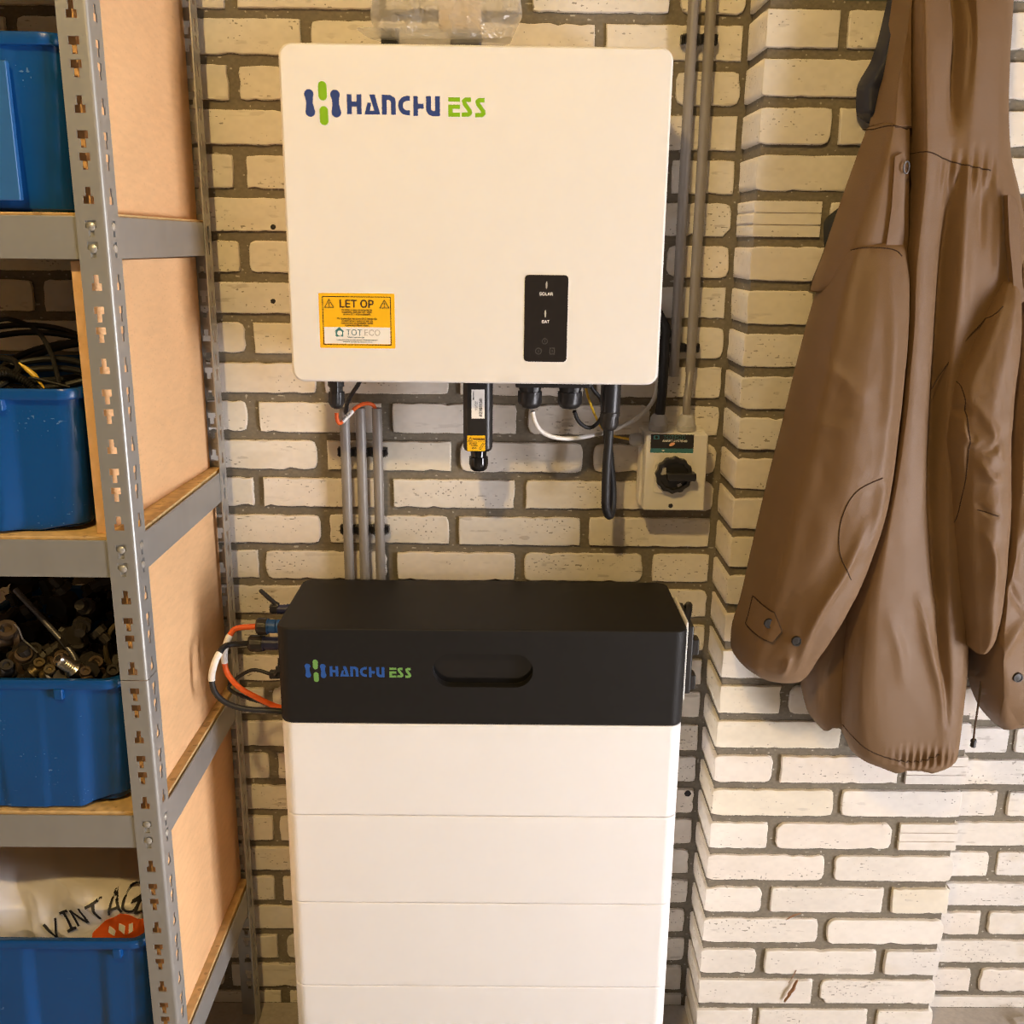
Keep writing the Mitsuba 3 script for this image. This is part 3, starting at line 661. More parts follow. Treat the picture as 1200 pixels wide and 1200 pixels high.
def letters_on(F, specs, yoff):
    out = []
    for ch, (x, z), rot, h in specs:
        m = meshkit.text_mesh(ch, h, 0.0006)
        vv, ff = trimesh.remesh.subdivide_to_size(m.vertices, m.faces, 0.0018); m = trimesh.Trimesh(vv, ff, process=False); v = m.vertices
        cx = 0.5 * (v[:, 0].max() + v[:, 0].min()); cz = 0.5 * (v[:, 1].max() + v[:, 1].min())
        c, s = math.cos(rot), math.sin(rot)
        X, Z = x + c * (v[:, 0] - cx) - s * (v[:, 1] - cz), z + s * (v[:, 0] - cx) + c * (v[:, 1] - cz)
        m.vertices = np.column_stack([X, on_surface(F, X, Z) - yoff - v[:, 2], Z]); out.append(m)
    return cat(out)
P2 = [(-0.6167, 0.4550), (-0.5979, 0.4649), (-0.5717, 0.4762), (-0.5472, 0.4847), (-0.5257, 0.4863), (-0.5095, 0.4809), (-0.6386, 0.4408), (-0.6530, 0.5773), (-0.6293, 0.5802), (-0.6031, 0.5857)]
sp = [('I', P2[0], 0.5, 0.030), ('N', P2[1], 0.45, 0.026), ('T', P2[2], 0.38, 0.027), ('A', P2[3], 0.22, 0.024), ('G', P2[4], 0.0, 0.026), ('E', P2[5], -0.25, 0.024), ('V', P2[6], 0.5, 0.024)]
for one in sp: add(k + '__letter', letters_on(BF, [one], 0.0034), 'm_ink_black')
for one in [('C', P2[7], 0.1, 0.024), ('I', P2[8], 0.1, 0.022), ('T', P2[9], 0.1, 0.022)]: add(k + '__letter', letters_on(BF, [one], 0.0034), 'm_ink_black')
pol = Polygon([(-0.5800, 0.4399), (-0.5615, 0.4582), (-0.5389, 0.4709), (-0.5227, 0.4655), (-0.5080, 0.4559), (-0.5102, 0.4307), (-0.5810, 0.4301)])
kk = add(k + '__orange_print', patch_on(BF, pol, 0.0020, 0.0010, 0.003), 'm_orange'); labels[kk] = {'label': 'orange printed patch with pale blocks'}
for tri in (Polygon([(-0.5583, 0.4415), (-0.5564, 0.4499), (-0.5473, 0.4444), (-0.5493, 0.4360)]), Polygon([(-0.5424, 0.4458), (-0.5415, 0.4556), (-0.5336, 0.4501), (-0.5346, 0.4389)]), Polygon([(-0.5286, 0.4530), (-0.5224, 0.4558), (-0.5222, 0.4446), (-0.5285, 0.4404)])):
    add(k + '__print_block', patch_on(BF, tri, 0.0030, 0.0010, 0.003), 'm_label_white')

# ---------------------------------------------------------------- the logo lettering, drawn in units of one pixel of its artwork
def logo(scale, x, z, yf, th=0.0005):
    """(navy or blue shape, green shape) as plates; artwork x from 0, y downward"""
    blue, green = [], []
    for cx, cy in ((11.2, 33), (42, 33.3)):
        dog = union_all([Point(cx - 0.3, cy - 9.5).buffer(5.6), Point(cx + 0.7, cy + 9.8).buffer(5.7)])
        waist = Polygon([(cx - 5, cy - 7), (cx + 4.5, cy - 7), (cx + 4.0, cy), (cx + 5.6, cy + 7), (cx - 4.6, cy + 7), (cx - 3.6, cy)])
        blue.append(dog.union(waist).buffer(-1).buffer(1))
    for cx, cy in ((27, 19.5), (27.8, 47)): green.append(LineString([(cx, cy - 5.6), (cx + 0.2, cy + 5.6)]).buffer(5.0))
    w, H0, H1 = 5.4, 23, 45
    blue += [box(55.5, H0, 61, H1), box(67, H0, 72.6, H1), box(60, 31, 68, 36.5)]
    blue.append(Polygon([(82, H0), (88.5, H0), (94.5, H1), (76, H1), (79.8, 32), (84, 32), (82.4, 40.8), (87.6, 40.8)]))
    n_ = LineString([(99.5, H1), (99.5, 26), (106, 26), (109.6, 28), (110.2, 31), (110.2, H1)]).buffer(2.8, cap_style='flat', join_style='round'); blue.append(n_.union(box(96.8, H0, 101, 27)))
    arc = [(129.8, 26.8), (126, 26.6), (122, 28), (119.2, 31), (118.6, 34.5), (119.4, 38.5), (122.2, 41.6), (126, 42.6), (129.8, 42.6)]
    blue.append(stroke(arc, w, join='round'))
    blue += [box(134, H0 + 1, 139.2, H1 + 1), box(139, 32.5, 146, 38)]
    blue.append(stroke([(151.8, H0 + 1), (151.8, 39), (153.6, 42), (157, 43.2), (162.4, 43.2), (162.4, H0 + 1)], w + 0.4, join='round').union(box(159.6, 40, 165.2, H1 + 1)))
    green += [box(175.2, H0 + 2, 189, H0 + 6.6), box(175.2, 33, 189, 37.6), box(175.2, 33, 180.4, 46.4), box(175.2, 41.8, 189, 46.4)]
    for dx, dy in ((0, 0), (16, 0.4)):
        green.append(stroke([(202 + dx, 27.3 + dy), (196 + dx, 27.3 + dy), (193.6 + dx, 29 + dy), (194.6 + dx, 32 + dy), (200.4 + dx, 39.6 + dy), (200.8 + dx, 42 + dy), (198.6 + dx, 43.8 + dy), (191 + dx, 43.8 + dy)], 4.9, join='round'))
    f = lambda gs: [plate(affinity.affine_transform(g, [scale, 0, 0, -scale, x, z]), yf - th, th) for g in getattr(union_all(gs).buffer(0), 'geoms', [union_all(gs)])]
    return f(blue), f(green)
def put_logo(key, A, B, ink_a, ink_b):
    for ms, ink in ((A, ink_a), (B, ink_b)):
        for m in ms:
            add(key + '__letter', m, ink)

# ---------------------------------------------------------------- the inverter
IX0, IX1, IZ0, IZ1, IY = -0.3055, 0.2155, 1.1985, 1.6435, -0.20
lab('inverter', 'white wall-mounted solar inverter with blue and green lettering', 'inverter')
add('inverter__front_cover', front_slab(IX0, IX1, IZ0, IZ1, IY, IY + 0.045, 0.017, 0.0045), 'm_white', 40)
add('inverter__housing', front_slab(IX0 + 0.004, IX1 - 0.004, IZ0 + 0.004, IZ1 - 0.003, IY + 0.0455, -0.034, 0.014, 0.002, 0.003), 'm_white', 40)
k = add('inverter__wall_bracket', cat([bx(-0.20, 0.11, -0.0335, -0.003, 1.54, 1.58), bx(-0.02, 0.02, -0.012, -0.003, 1.28, 1.55), bx(-0.20, 0.11, -0.012, -0.003, 1.50, 1.60), bx(-0.20, 0.11, -0.0335, -0.003, 1.26, 1.29)]), 'm_steel')
o = [(-0.2788, 1.6066), (-0.0200, 1.6097)]
ls = (o[1][0] - o[0][0]) / 230.0
A, B = logo(ls, o[0][0], o[0][1], IY)
put_logo('inverter', A, B, 'm_ink_navy', 'm_ink_green')
# status panel
q = [(0.0238, 1.3504), (0.0836, 1.3511), (0.0843, 1.2297), (0.0232, 1.2315)]
cx0, cx1, cz1, cz0 = 0.5 * (q[0][0] + q[3][0]), 0.5 * (q[1][0] + q[2][0]), q[0][1], 0.5 * (q[2][1] + q[3][1])
k = add('inverter__status_panel', front_slab(cx0, cx1, cz0, cz1, IY - 0.0012, IY + 0.0005, 0.0055, 0.0006), 'm_panelblack', 40); labels[k] = {'label': 'black rounded status panel'}
PXP = [(0.0537, 1.3369), (0.0533, 1.3247), (0.0527, 1.2978), (0.0535, 1.2866), (0.0528, 1.2594), (0.0441, 1.2456), (0.0634, 1.2458)]
py = IY - 0.0013
def ellipse(c, a, b): return affinity.translate(affinity.scale(Point(0, 0).buffer(1, 12), a, b), *c)
kp = 'inverter__status_panel'
add(kp + '__indicator', plate(ellipse(PXP[0], 0.0011, 0.0052), py - 0.0003, 0.0004), 'm_ink_grey'); add(kp + '__indicator', plate(ellipse(PXP[2], 0.0013, 0.0052), py - 0.0003, 0.0004), 'm_ink_grey')
add(kp + '__lettering', text_at('SOLAR', PXP[1][0], PXP[1][1] - 0.002, 0.0042, py, True, center=True), 'm_label_white'); add(kp + '__lettering', text_at('BAT', PXP[3][0], PXP[3][1] - 0.002, 0.0042, py, True, center=True), 'm_label_white')
for i, s in enumerate((0.0042, 0.0048, 0.0048)):
    c = PXP[4 + i]
    ring = ellipse(c, s, s).difference(ellipse(c, s * 0.72, s * 0.72)) if i < 2 else box(c[0] - s * 0.8, c[1] - s, c[0] + s * 0.8, c[1] + s).difference(box(c[0] - s * 0.5, c[1] - s * 0.72, c[0] + s * 0.5, c[1] + s * 0.72))
    ring = ring.union(box(c[0] - 0.0006, c[1] - s * 0.4, c[0] + 0.0006, c[1] + s * 0.4))
    add(kp + '__icon', plate(ring, py - 0.0002, 0.0003), 'm_ink_dim')
# warning label
q = [(-0.2644, 1.3222), (-0.1582, 1.3228), (-0.1578, 1.2468), (-0.2631, 1.2468)]
lx0, lx1, lz1, lz0 = 0.5 * (q[0][0] + q[3][0]), 0.5 * (q[1][0] + q[2][0]), 0.5 * (q[0][1] + q[1][1]), 0.5 * (q[2][1] + q[3][1])
W_, H_ = lx1 - lx0, lz1 - lz0
ly = IY - 0.0004
kl = add('inverter__warning_label', plate(box(lx0, lz0, lx1, lz1).buffer(-0.001).buffer(0.001), ly, 0.0008), 'm_label_yellow'); labels[kl] = {'label': 'yellow warning sticker headed LET OP'}
U_ = lambda u, v: (lx0 + W_ * u, lz1 - H_ * v)         # label coordinates, v downward
f0, f1 = U_(0.045, 0.945), U_(0.95, 0.055)
fr = box(f0[0], f0[1], f1[0], f1[1])
add(kl + '__border', plate(fr.difference(fr.buffer(-0.0011, join_style='mitre')), ly - 0.0003, 0.0004), 'm_ink_brown')
a0, a1 = U_(0.06, 0.92), U_(0.935, 0.615)
add(kl + '__white_field', plate(box(a0[0], a0[1], a1[0], a1[1]), ly - 0.0003, 0.0004), 'm_label_white')
tx = [text_at('LET OP', U_(0.5, 0)[0], U_(0, 0.255)[1], 0.0102, ly - 0.0001, True, center=True, squeeze=1.0)]
for u in (0.135, 0.865):
    c = U_(u, 0.19); t = Polygon([(c[0] - 0.0072, c[1] - 0.0058), (c[0] + 0.0072, c[1] - 0.0058), (c[0], c[1] + 0.0066)])
    tx.append(plate(t.difference(t.buffer(-0.0011, join_style='mitre')).union(box(c[0] - 0.0006, c[1] - 0.002, c[0] + 0.0006, c[1] + 0.002)).union(box(c[0] - 0.0006, c[1] - 0.0042, c[0] + 0.0006, c[1] - 0.003)), ly - 0.0003, 0.0004))
for i, (line, v) in enumerate((('Voordat u aan onderhoud de', 0.315), ('installatie sluit dan AC-zijde', 0.355), ('en van AC-zijde schakelt.', 0.395), ('PV materialen en deze (DC) kabel zijn', 0.475), ('onderbrekers apart uit aan de', 0.515), ('omvormers en gedeelte onder', 0.555), ('spanning blijven staan.', 0.595))):
    tx.append(text_at(line, U_(0.5, 0)[0], U_(0, v)[1], 0.0023, ly - 0.0001, True, center=True))
k_ = add(kl + '__lettering', cat(tx), 'm_ink_brown'); labels[k_] = {'kind': 'stuff'}
t1, t2 = text_at('TOT', U_(0.345, 0)[0], U_(0, 0.765)[1], 0.0082, ly - 0.0004), text_at('ECO', U_(0.585, 0)[0], U_(0, 0.765)[1], 0.0082, ly - 0.0004)
k_ = add(kl + '__lettering', cat([t1, text_at('Totaal  Economie  Eco', U_(0.36, 0)[0], U_(0, 0.81)[1], 0.0017, ly - 0.0004, True), text_at('Groothandel, installatie en onderhoud, verhuur van technische systemen', U_(0.495, 0)[0], U_(0, 0.856)[1], 0.00135, ly - 0.0004, True, center=True, squeeze=0.92), text_at('Elektriciteit, zonnepanelen, alles onder een dak', U_(0.5, 0)[0], U_(0, 0.893)[1], 0.00135, ly - 0.0004, True, center=True)]), 'm_ink_slate'); labels[k_] = {'kind': 'stuff'}
k_ = add(kl + '__lettering', t2, 'm_ink_grey'); labels[k_] = {'kind': 'stuff'}
h0 = U_(0.26, 0.71)
house = Polygon([(h0[0] - 0.0072, h0[1] + 0.001), (h0[0], h0[1] + 0.0072), (h0[0] + 0.0072, h0[1] + 0.001), (h0[0] + 0.0052, h0[1] + 0.001), (h0[0] + 0.0052, h0[1] - 0.006), (h0[0] - 0.0052, h0[1] - 0.006), (h0[0] - 0.0052, h0[1] + 0.001)]).difference(Point(h0[0] + 0.0004, h0[1] - 0.0012).buffer(0.0036)).difference(box(h0[0] + 0.001, h0[1] - 0.006, h0[0] + 0.0022, h0[1] - 0.004))
add(kl + '__house_emblem', plate(house, ly - 0.0005, 0.0004), 'm_ink_teal')

# underside of the inverter: gland plate, glands, connectors
def gland(key, c, r, h, mat, dome=True, hexa=True):
    """cable gland hanging down from c"""
    c = np.array(c, float); d = c - [0, 0, 1]
    prof = [(0, r * 1.0), (0.22 * h, r * 1.0), (0.22 * h, r * 0.94), (0.30 * h, r * 0.94), (0.30 * h, r * 1.08), (0.75 * h, r * 1.08), (0.92 * h, r * 0.9), (h, r * 0.65), (h, r * 0.3)]
    return add(key, lathe(c, d, prof, 24, 12, 0.03), mat, 35)
p0, p1 = (0.0127, -0.1300, 1.1865), (0.1226, -0.1300, 1.1877)
k = add('inverter__gland_plate', rbox(p0[0], p1[0], -0.165, -0.09, 1.1885, 1.2010, 0.002), 'm_black', 40); labels[k] = {'label': 'black plate carrying two cable glands'}
G1, G2 = (0.0346, -0.1300, 1.1791), (0.0946, -0.1300, 1.1810)
gland('inverter__cable_gland', (G1[0], -0.13, 1.1895), 0.0165, 0.036, 'm_black'); gland('inverter__cable_gland', (G2[0], -0.13, 1.1895), 0.0165, 0.036, 'm_black')
c = (0.1570, -0.1200, 1.1828)
k = add('inverter__power_connector', cat([lathe((c[0], -0.12, 1.2030), (c[0], -0.12, 0), [(0, 0.0155), (0.004, 0.0155), (0.054, 0.0150), (0.056, 0.0142), (0.057, 0.0150), (0.062, 0.0152)], 28),
      lathe((c[0] - 0.001, -0.12, 1.1420), (c[0] - 0.001, -0.12, 0), [(0, 0.0142), (0.015, 0.0138), (0.021, 0.0105), (0.023, 0.008)], 28, 14, 0.025)]), 'm_black', 35); labels[k] = {'label': 'thick round black power connector'}
cc = (-0.2617, -0.1000, 1.1794)
k = add('inverter__battery_connector', cat([lathe((cc[0] + 0.001, -0.10, 1.2024), (cc[0] + 0.0035, -0.10, 0), [(0, 0.0125), (0.024, 0.0125), (0.025, 0.0100), (0.040, 0.0100)], 24, 6, 0.06),
      lathe((cc[0] + 0.0013, -0.10, 1.1700), (cc[0] + 0.0036, -0.10, 0), [(0, 0.0120), (0.018, 0.0115), (0.023, 0.0085), (0.026, 0.004)], 30, 10, 0.05)]), 'm_black', 35); labels[k] = {'label': 'black ridged battery plug'}

# the data logger stick plugged in under the inverter
lab('data_logger', 'black stick-shaped data logger with white and yellow stickers under the inverter', 'data logger')
D0, D1 = (-0.0656, -0.1200, 1.1830), (-0.0200, -0.1200, 1.0866)
dx0, dx1, dz0, dz1 = D0[0], D1[0] - 0.0008, D1[2], 1.2023
rings = []
for z, i in ((dz1, 0), (dz0 + 0.006, 0.0004), (dz0 + 0.002, 0.002), (dz0, 0.005)):
    o = rrect(dx0 + i, dx1 - i, -0.142 + i, -0.103 - i, 0.012 - min(i, 0.004), 8); rings.append(np.column_stack([o, np.full(len(o), z)]))
add('data_logger__body', loft(rings), 'm_black', 40)
dc = 0.5 * (dx0 + dx1) + 0.001
add('data_logger__end_cap', lathe((dc, -0.1225, dz0 + 0.001), (dc + 0.0005, -0.1225, -1), [(0, 0.0125), (0.011, 0.0120), (0.0115, 0.0145), (0.022, 0.0148), (0.030, 0.0125), (0.033, 0.009)], 24, 12, 0.02), 'm_blackgloss', 35)
q = [(-0.0526, 1.1818), (-0.0329, 1.1820), (-0.0327, 1.1385), (-0.0525, 1.1383)]
k = add('data_logger__sticker', plate(Polygon(q), -0.1428, 0.0012), 'm_label_white'); labels[k] = {'label': 'white barcode sticker'}
u0, v0, uw, vh = q[0][0], q[0][1], q[1][0] - q[0][0], q[0][1] - q[2][1]
rs = np.random.RandomState(2); bars, v = [], 0.30
while v < 0.92:
    w = rs.uniform(0.008, 0.03); bars.append(box(u0 + uw * 0.58, v0 - vh * (v + w), u0 + uw * 0.82, v0 - vh * v)); v += w + rs.uniform(0.012, 0.03)
for u, a, b in ((0.10, 0.06, 0.36), (0.28, 0.40, 0.75), (0.40, 0.42, 0.72)):
    for t in np.arange(a, b, 0.03): bars.append(box(u0 + uw * u, v0 - vh * (t + 0.018), u0 + uw * (u + (0.1 if u < 0.2 else 0.05)), v0 - vh * t))
k_ = add(k + '__print', plate(union_all(bars), -0.1432, 0.0006), 'm_ink_black'); labels[k_] = {'kind': 'stuff'}
q = [(-0.0589, 1.1123), (-0.0320, 1.1126), (-0.0319, 1.0890), (-0.0589, 1.0888)]
k = add('data_logger__sticker', plate(Polygon(q), -0.1428, 0.0012), 'm_label_yellow'); labels[k] = {'label': 'yellow warning sticker'}
u0, v0, uw, vh = q[0][0], q[0][1], q[1][0] - q[0][0], q[0][1] - q[2][1]
V_ = lambda u, v: (u0 + uw * u, v0 - vh * v)
tri = Polygon([V_(0.06, 0.34), V_(0.30, 0.34), V_(0.18, 0.06)])
pr = [tri.difference(tri.buffer(-0.0007)), LineString([V_(0.02, 0.38), V_(0.98, 0.38)]).buffer(0.0002), LineString([V_(0.66, 0.88), V_(0.86, 0.50), V_(0.95, 0.52), V_(0.76, 0.90), V_(0.66, 0.88)]).buffer(0.0003)]
pr += [Point(V_(u, 0.82)).buffer(0.0014).difference(Point(V_(u, 0.82)).buffer(0.0007)) for u in (0.32, 0.46)]
k_ = add(k + '__print', cat([plate(union_all(pr), -0.1432, 0.0006), text_at('WARNING', V_(0.33, 0)[0], V_(0, 0.28)[1], 0.0027, -0.1431, True, squeeze=0.95), text_at('DO NOT', V_(0.1, 0)[0], V_(0, 0.55)[1], 0.0023, -0.1431, True), text_at('TOUCH', V_(0.22, 0)[0], V_(0, 0.68)[1], 0.0019, -0.1431, True)]), 'm_ink_brown'); labels[k_] = {'kind': 'stuff'}

# cables under the inverter
def cable(key, pts, r, mat, text, n=12, group=None):
    k = lab(name(key), text, 'cable', group); add(k, tube(pts, r, n), mat, 40); return k
cable('power_cable', [(0.1567, -0.1200, 1.1203), (0.1564, -0.1180, 1.0974), (0.1552, -0.1160, 1.0635), (0.1556, -0.1130, 1.0221), (0.1569, -0.1100, 0.9953), (0.1637, -0.1010, 0.9791), (0.1684, -0.0900, 0.9902), (0.1682, -0.0800, 1.0239), (0.1635, -0.0700, 1.0674), (0.1605, -0.0580, 1.1063), (0.1591, -0.0550, 1.1535), (0.1617, -0.0550, 1.1939)], 0.0070, 'm_rubber', 'thick black cable looping down from the power connector under the inverter')
cable('network_cable', [(0.0389, -0.1300, 1.1482), (0.0432, -0.1250, 1.1317), (0.0529, -0.1150, 1.1156), (0.0721, -0.1000, 1.1037), (0.0995, -0.0850, 1.0984), (0.1312, -0.0550, 1.0972), (0.1628, -0.0360, 1.1009), (0.1946, -0.0300, 1.1127), (0.2205, -0.0260, 1.1304), (0.2353, -0.0220, 1.1493), (0.2418, -0.0180, 1.1695), (0.2408, -0.0160, 1.1967)], 0.0034, 'm_whitecable', 'white cable curving from the left gland under the inverter')
cable('sensor_cable', [(0.1019, -0.1300, 1.1488), (0.1082, -0.1200, 1.1342), (0.1183, -0.1100, 1.1233), (0.1297, -0.1000, 1.1190), (0.1418, -0.0800, 1.1223), (0.1512, -0.0600, 1.1339), (0.1487, -0.0500, 1.1554), (0.1342, -0.0550, 1.1735), (0.1251, -0.0600, 1.1941)], 0.0031, 'm_rubber', 'thin black cable looping from the second gland under the inverter')
cable('earth_cable', [(0.1198, -0.1000, 1.1836), (0.1273, -0.0800, 1.1597), (0.1415, -0.0500, 1.1280), (0.1557, -0.0220, 1.1039), (0.1756, -0.0220, 1.0915), (0.1982, -0.0430, 1.0908)], 0.0020, 'm_yellowcable', 'thin yellow earth wire running from the inverter to the isolator box')
cable('control_cable', [(-0.2238, -0.0800, 1.1928), (-0.2309, -0.0700, 1.1782), (-0.2458, -0.0550, 1.1572), (-0.2562, -0.0350, 1.1377), (-0.2597, -0.0210, 1.1160)], 0.0034, 'm_rubber', 'thin black cable running from the inverter into the left grey conduit')
oc = [(-0.2611, -0.1000, 1.1374), (-0.2605, -0.1020, 1.1284), (-0.2571, -0.1000, 1.1215), (-0.2506, -0.0900, 1.1265), (-0.2442, -0.0700, 1.1326), (-0.2376, -0.0500, 1.1389), (-0.2268, -0.0300, 1.1414), (-0.2170, -0.0220, 1.1388), (-0.2118, -0.0210, 1.1304), (-0.2095, -0.0210, 1.1096)]
k = lab('orange_cable', 'orange battery cable dipping from the black plug into the right of three conduits', 'cable')
add(k + '__sheath', tube(oc, 0.0031, 12), 'm_orange', 40)
add(k + '__marker_sleeve', tube([(-0.2543, -0.0965, 1.1222), (-0.2496, -0.0880, 1.1275), (-0.2462, -0.0750, 1.1307), (-0.2428, -0.0660, 1.1340)], 0.0037, 12), 'm_sleeve', 40)
mk = text_at('BAT+', 0, 0, 0.0034, 0, True, center=True); c = np.array((-0.2469, -0.0920, 1.1295)); ang = math.radians(38)
v = mk.vertices; mk.vertices = np.column_stack([c[0] + v[:, 0] * math.cos(ang) - v[:, 2] * math.sin(ang), c[1] + v[:, 1] + 0.006 * v[:, 0] / 0.004, c[2] + v[:, 0] * math.sin(ang) + v[:, 2] * math.cos(ang)])
add(k + '__lettering', mk, 'm_ink_black')

# ---------------------------------------------------------------- conduits and saddles
def conduit(key, x, y, z0, z1, r, mat, text, group):
    """hollow-ended pipe"""
    k = lab(name(key), text, 'conduit', group)
    add(k, lathe((x, y, z0), (x, y, z1 + 1), [(0.03, r * 0.8), (0, r * 0.82), (0, r), (z1 - z0, r), (z1 - z0, r * 0.82), (z1 - z0 - 0.03, r * 0.8)], 20), mat, 40)
    return k
def saddle(key, x, z, r, y, text, group, mat='m_black'):
    k = lab(name(key), text, 'clip', group)
    w = r * 1.35
    m = [bx(x - w, x + w, -0.006, -0.0012, z - 0.005, z + 0.005)]
    for s in (-1, 1):
        for q in range(3): m.append(bx(x + s * (r + 0.0006 + 0.0022 * q), x + s * (r + 0.0006 + 0.0022 * q + 0.0010), y - 0.003 + 0.004 * q, -0.0012, z - 0.0065, z + 0.0065))
        m.append(bx(x + s * (r + 0.0006), x + s * (r + 0.0062), -0.008, -0.0012, z - 0.0035, z + 0.0035))
    add(k, cat(m), mat)
CR, CY = 0.0082, -0.0205
order = ['left', 'middle', 'right']
cx3 = [(-0.2622, -0.0205, 1.0167)[0], (-0.2363, -0.0205, 1.0170)[0], (-0.2096, -0.0205, 1.0173)[0]]
ztop, zs1, zs2 = (-0.2338, -0.0205, 1.1329)[2], (-0.2359, -0.0205, 1.0585)[2], (-0.2394, -0.0205, 0.9264)[2]
for i, x in enumerate(cx3):
    conduit('conduit', x, CY, 0.30, ztop, CR, 'm_pvc', '%s one of three grey conduits rising from behind the battery stack' % order[i], 'three grey conduits behind the battery')
    for zz, where in ((zs1, 'upper'), (zs2, 'lower')):
        saddle('conduit_saddle', x, zz, CR, CY, '%s black saddle clip on the %s of the three grey conduits' % (where, order[i]), 'black clips on the three conduits')
cx2 = [(0.2672, -0.0205, 1.3762)[0], (0.2931, -0.0205, 1.3765)[0]]
for i, x in enumerate(cx2):
    zz = ((0.2692, -0.0205, 1.1893)[2], (0.2948, -0.0205, 1.1964)[2])[i]
    conduit('conduit', x, CY, zz, 3.1, 0.0080, 'm_pvcwarm', ('left one of two brown-grey conduits coming down right of the inverter, cut off short', 'right one of two brown-grey conduits coming down right of the inverter, above the isolator')[i], 'two conduits right of the inverter')
    for y, where in ((45, 'upper'), (408, 'lower')):
        z = {45: (0.2791, -0.0205, 1.6873)[2], 408: (0.2791, -0.0205, 1.2342)[2]}[y]
        saddle('conduit_saddle', x, z, 0.0080, CY, '%s black saddle clip on the %s conduit right of the inverter' % (where, ('left', 'right')[i]), 'black clips on the two conduits')

# ---------------------------------------------------------------- the isolator switch
lab('isolator_switch', 'cream isolator box with black rotary knob on the wall right of the cables', 'switch')
S0, S1 = (0.2200, -0.0700, 1.1051), (0.3151, -0.0700, 0.9808)
sx0, sx1, sz1, sz0 = S0[0], S1[0] + 0.003, S0[2], S1[2]
add('isolator_switch__back_box', rbox(sx0 - 0.003, sx1 + 0.002, -0.040, -0.002, sz0 - 0.002, sz1 + 0.002, 0.004), 'm_offwhite', 40)
add('isolator_switch__lid', rbox(sx0, sx1, -0.074, -0.0405, sz0, sz1, 0.003), 'm_offwhite', 40)
xm, sw, sh = 0.5 * (sx0 + sx1), sx1 - sx0, sz1 - sz0
q = [(0.2273, 1.1087), (0.2957, 1.1094), (0.2950, 1.0753), (0.2276, 1.0745)]
qx0, qx1, qz1, qz0 = 0.5 * (q[0][0] + q[3][0]), 0.5 * (q[1][0] + q[2][0]), q[0][1] - 0.004, q[2][1]
k = add('isolator_switch__sticker', plate(box(qx0, qz0, qx1, qz1), -0.0746, 0.0010), 'm_ink_black'); labels[k] = {'label': 'black and teal company sticker'}
qw, qh = qx1 - qx0, qz1 - qz0
add(k + '__teal_band', plate(box(qx0, qz0, qx1, qz0 + 0.24 * qh), -0.0749, 0.0005), 'm_ink_teal')
add(k + '__lettering', text_at('TOTECO', qx0 + 0.28 * qw, qz1 - 0.25 * qh, 0.0062, -0.0747, False), 'm_ink_teal')
e = box(qx0 + 0.06 * qw, qz1 - 0.27 * qh, qx0 + 0.2 * qw, qz1 - 0.05 * qh); add(k + '__emblem', plate(e.difference(Point(e.centroid).buffer(0.0022)), -0.0749, 0.0005), 'm_ink_teal')
add(k + '__lettering', text_at('SMART SYSTEMS', qx0 + 0.27 * qw, qz1 - 0.40 * qh, 0.0030, -0.0747, True, squeeze=1.12), 'm_label_white')
add(k + '__splash', plate(affinity.rotate(ellipse((qx0 + 0.5 * qw, qz1 - 0.53 * qh), 0.0050, 0.0026), 25), -0.0749, 0.0005), 'm_ink_peach')
add(k + '__splash', plate(ellipse((qx0 + 0.30 * qw, qz0 + 0.13 * qh), 0.0026, 0.0011), -0.0752, 0.0004), 'm_label_white')
kc = (0.2641, -0.1000, 1.0462); kx, kz = (0.2654, -0.0850, 1.0414)[0], (0.2654, -0.0850, 1.0414)[2]
add('isolator_switch__face_plate', front_slab(kx - 0.030, kx + 0.030, kz - 0.0315, kz + 0.034, -0.0765, -0.0735, 0.004, 0.001), 'm_offwhite', 40)
k = add('isolator_switch__knob', cat([lathe((kx, -0.0760, kz), (kx, -1, kz), [(0, 0.0285), (0.006, 0.0290), (0.012, 0.0285), (0.0135, 0.0270), (0.0135, 0.0225), (0.0075, 0.0215)], 96, 12, 0.035),
     rbox(kx - 0.012, kx + 0.0325, -0.1010, -0.080, kz - 0.0062, kz + 0.0062, 0.002)]), 'm_black', 35); labels[k] = {'label': 'black scalloped rotary knob'}
add(k + '__mark', plate(affinity.rotate(box(kx - 0.0215, kz + 0.001, kx - 0.0130, kz + 0.0125), 5), -0.0855, 0.002), 'm_ink_grey')
add(k + '__mark', plate(affinity.rotate(box(kx + 0.006, kz - 0.0180, kx + 0.013, kz - 0.0135), 25), -0.0850, 0.002), 'm_ink_grey')
add('isolator_switch__screw', lathe((kx - 0.001, -0.0735, sz0 + 0.008), (kx - 0.001, -1, sz0 + 0.008), [(0, 0.0036), (0.0010, 0.0036), (0.0011, 0.0015)], 16), 'm_black')
for x in ((0.2428, -0.0450, 1.1255)[0], (0.2871, -0.0450, 1.1260)[0]):
    add('isolator_switch__cable_gland', lathe((x, -0.045, sz1 + 0.001), (x, -0.045, 9), [(0, 0.0150), (0.005, 0.0150), (0.005, 0.0158), (0.009, 0.0158), (0.010, 0.0145), (0.021, 0.0130), (0.026, 0.009)], 24), 'm_gland', 40)
sg = (0.2034, -0.0450, 1.0905)
add('isolator_switch__cable_gland', lathe((sx0 - 0.002, -0.045, sg[2]), (sx0 - 1, -0.045, sg[2]), [(0, 0.0075), (0.003, 0.0075), (0.003, 0.0110), (0.012, 0.0105), (0.019, 0.0085), (0.021, 0.005)], 24), 'm_gland', 40)
gx0, gx1 = (0.2428, -0.0450, 1.1255)[0], (0.2871, -0.0450, 1.1260)[0]
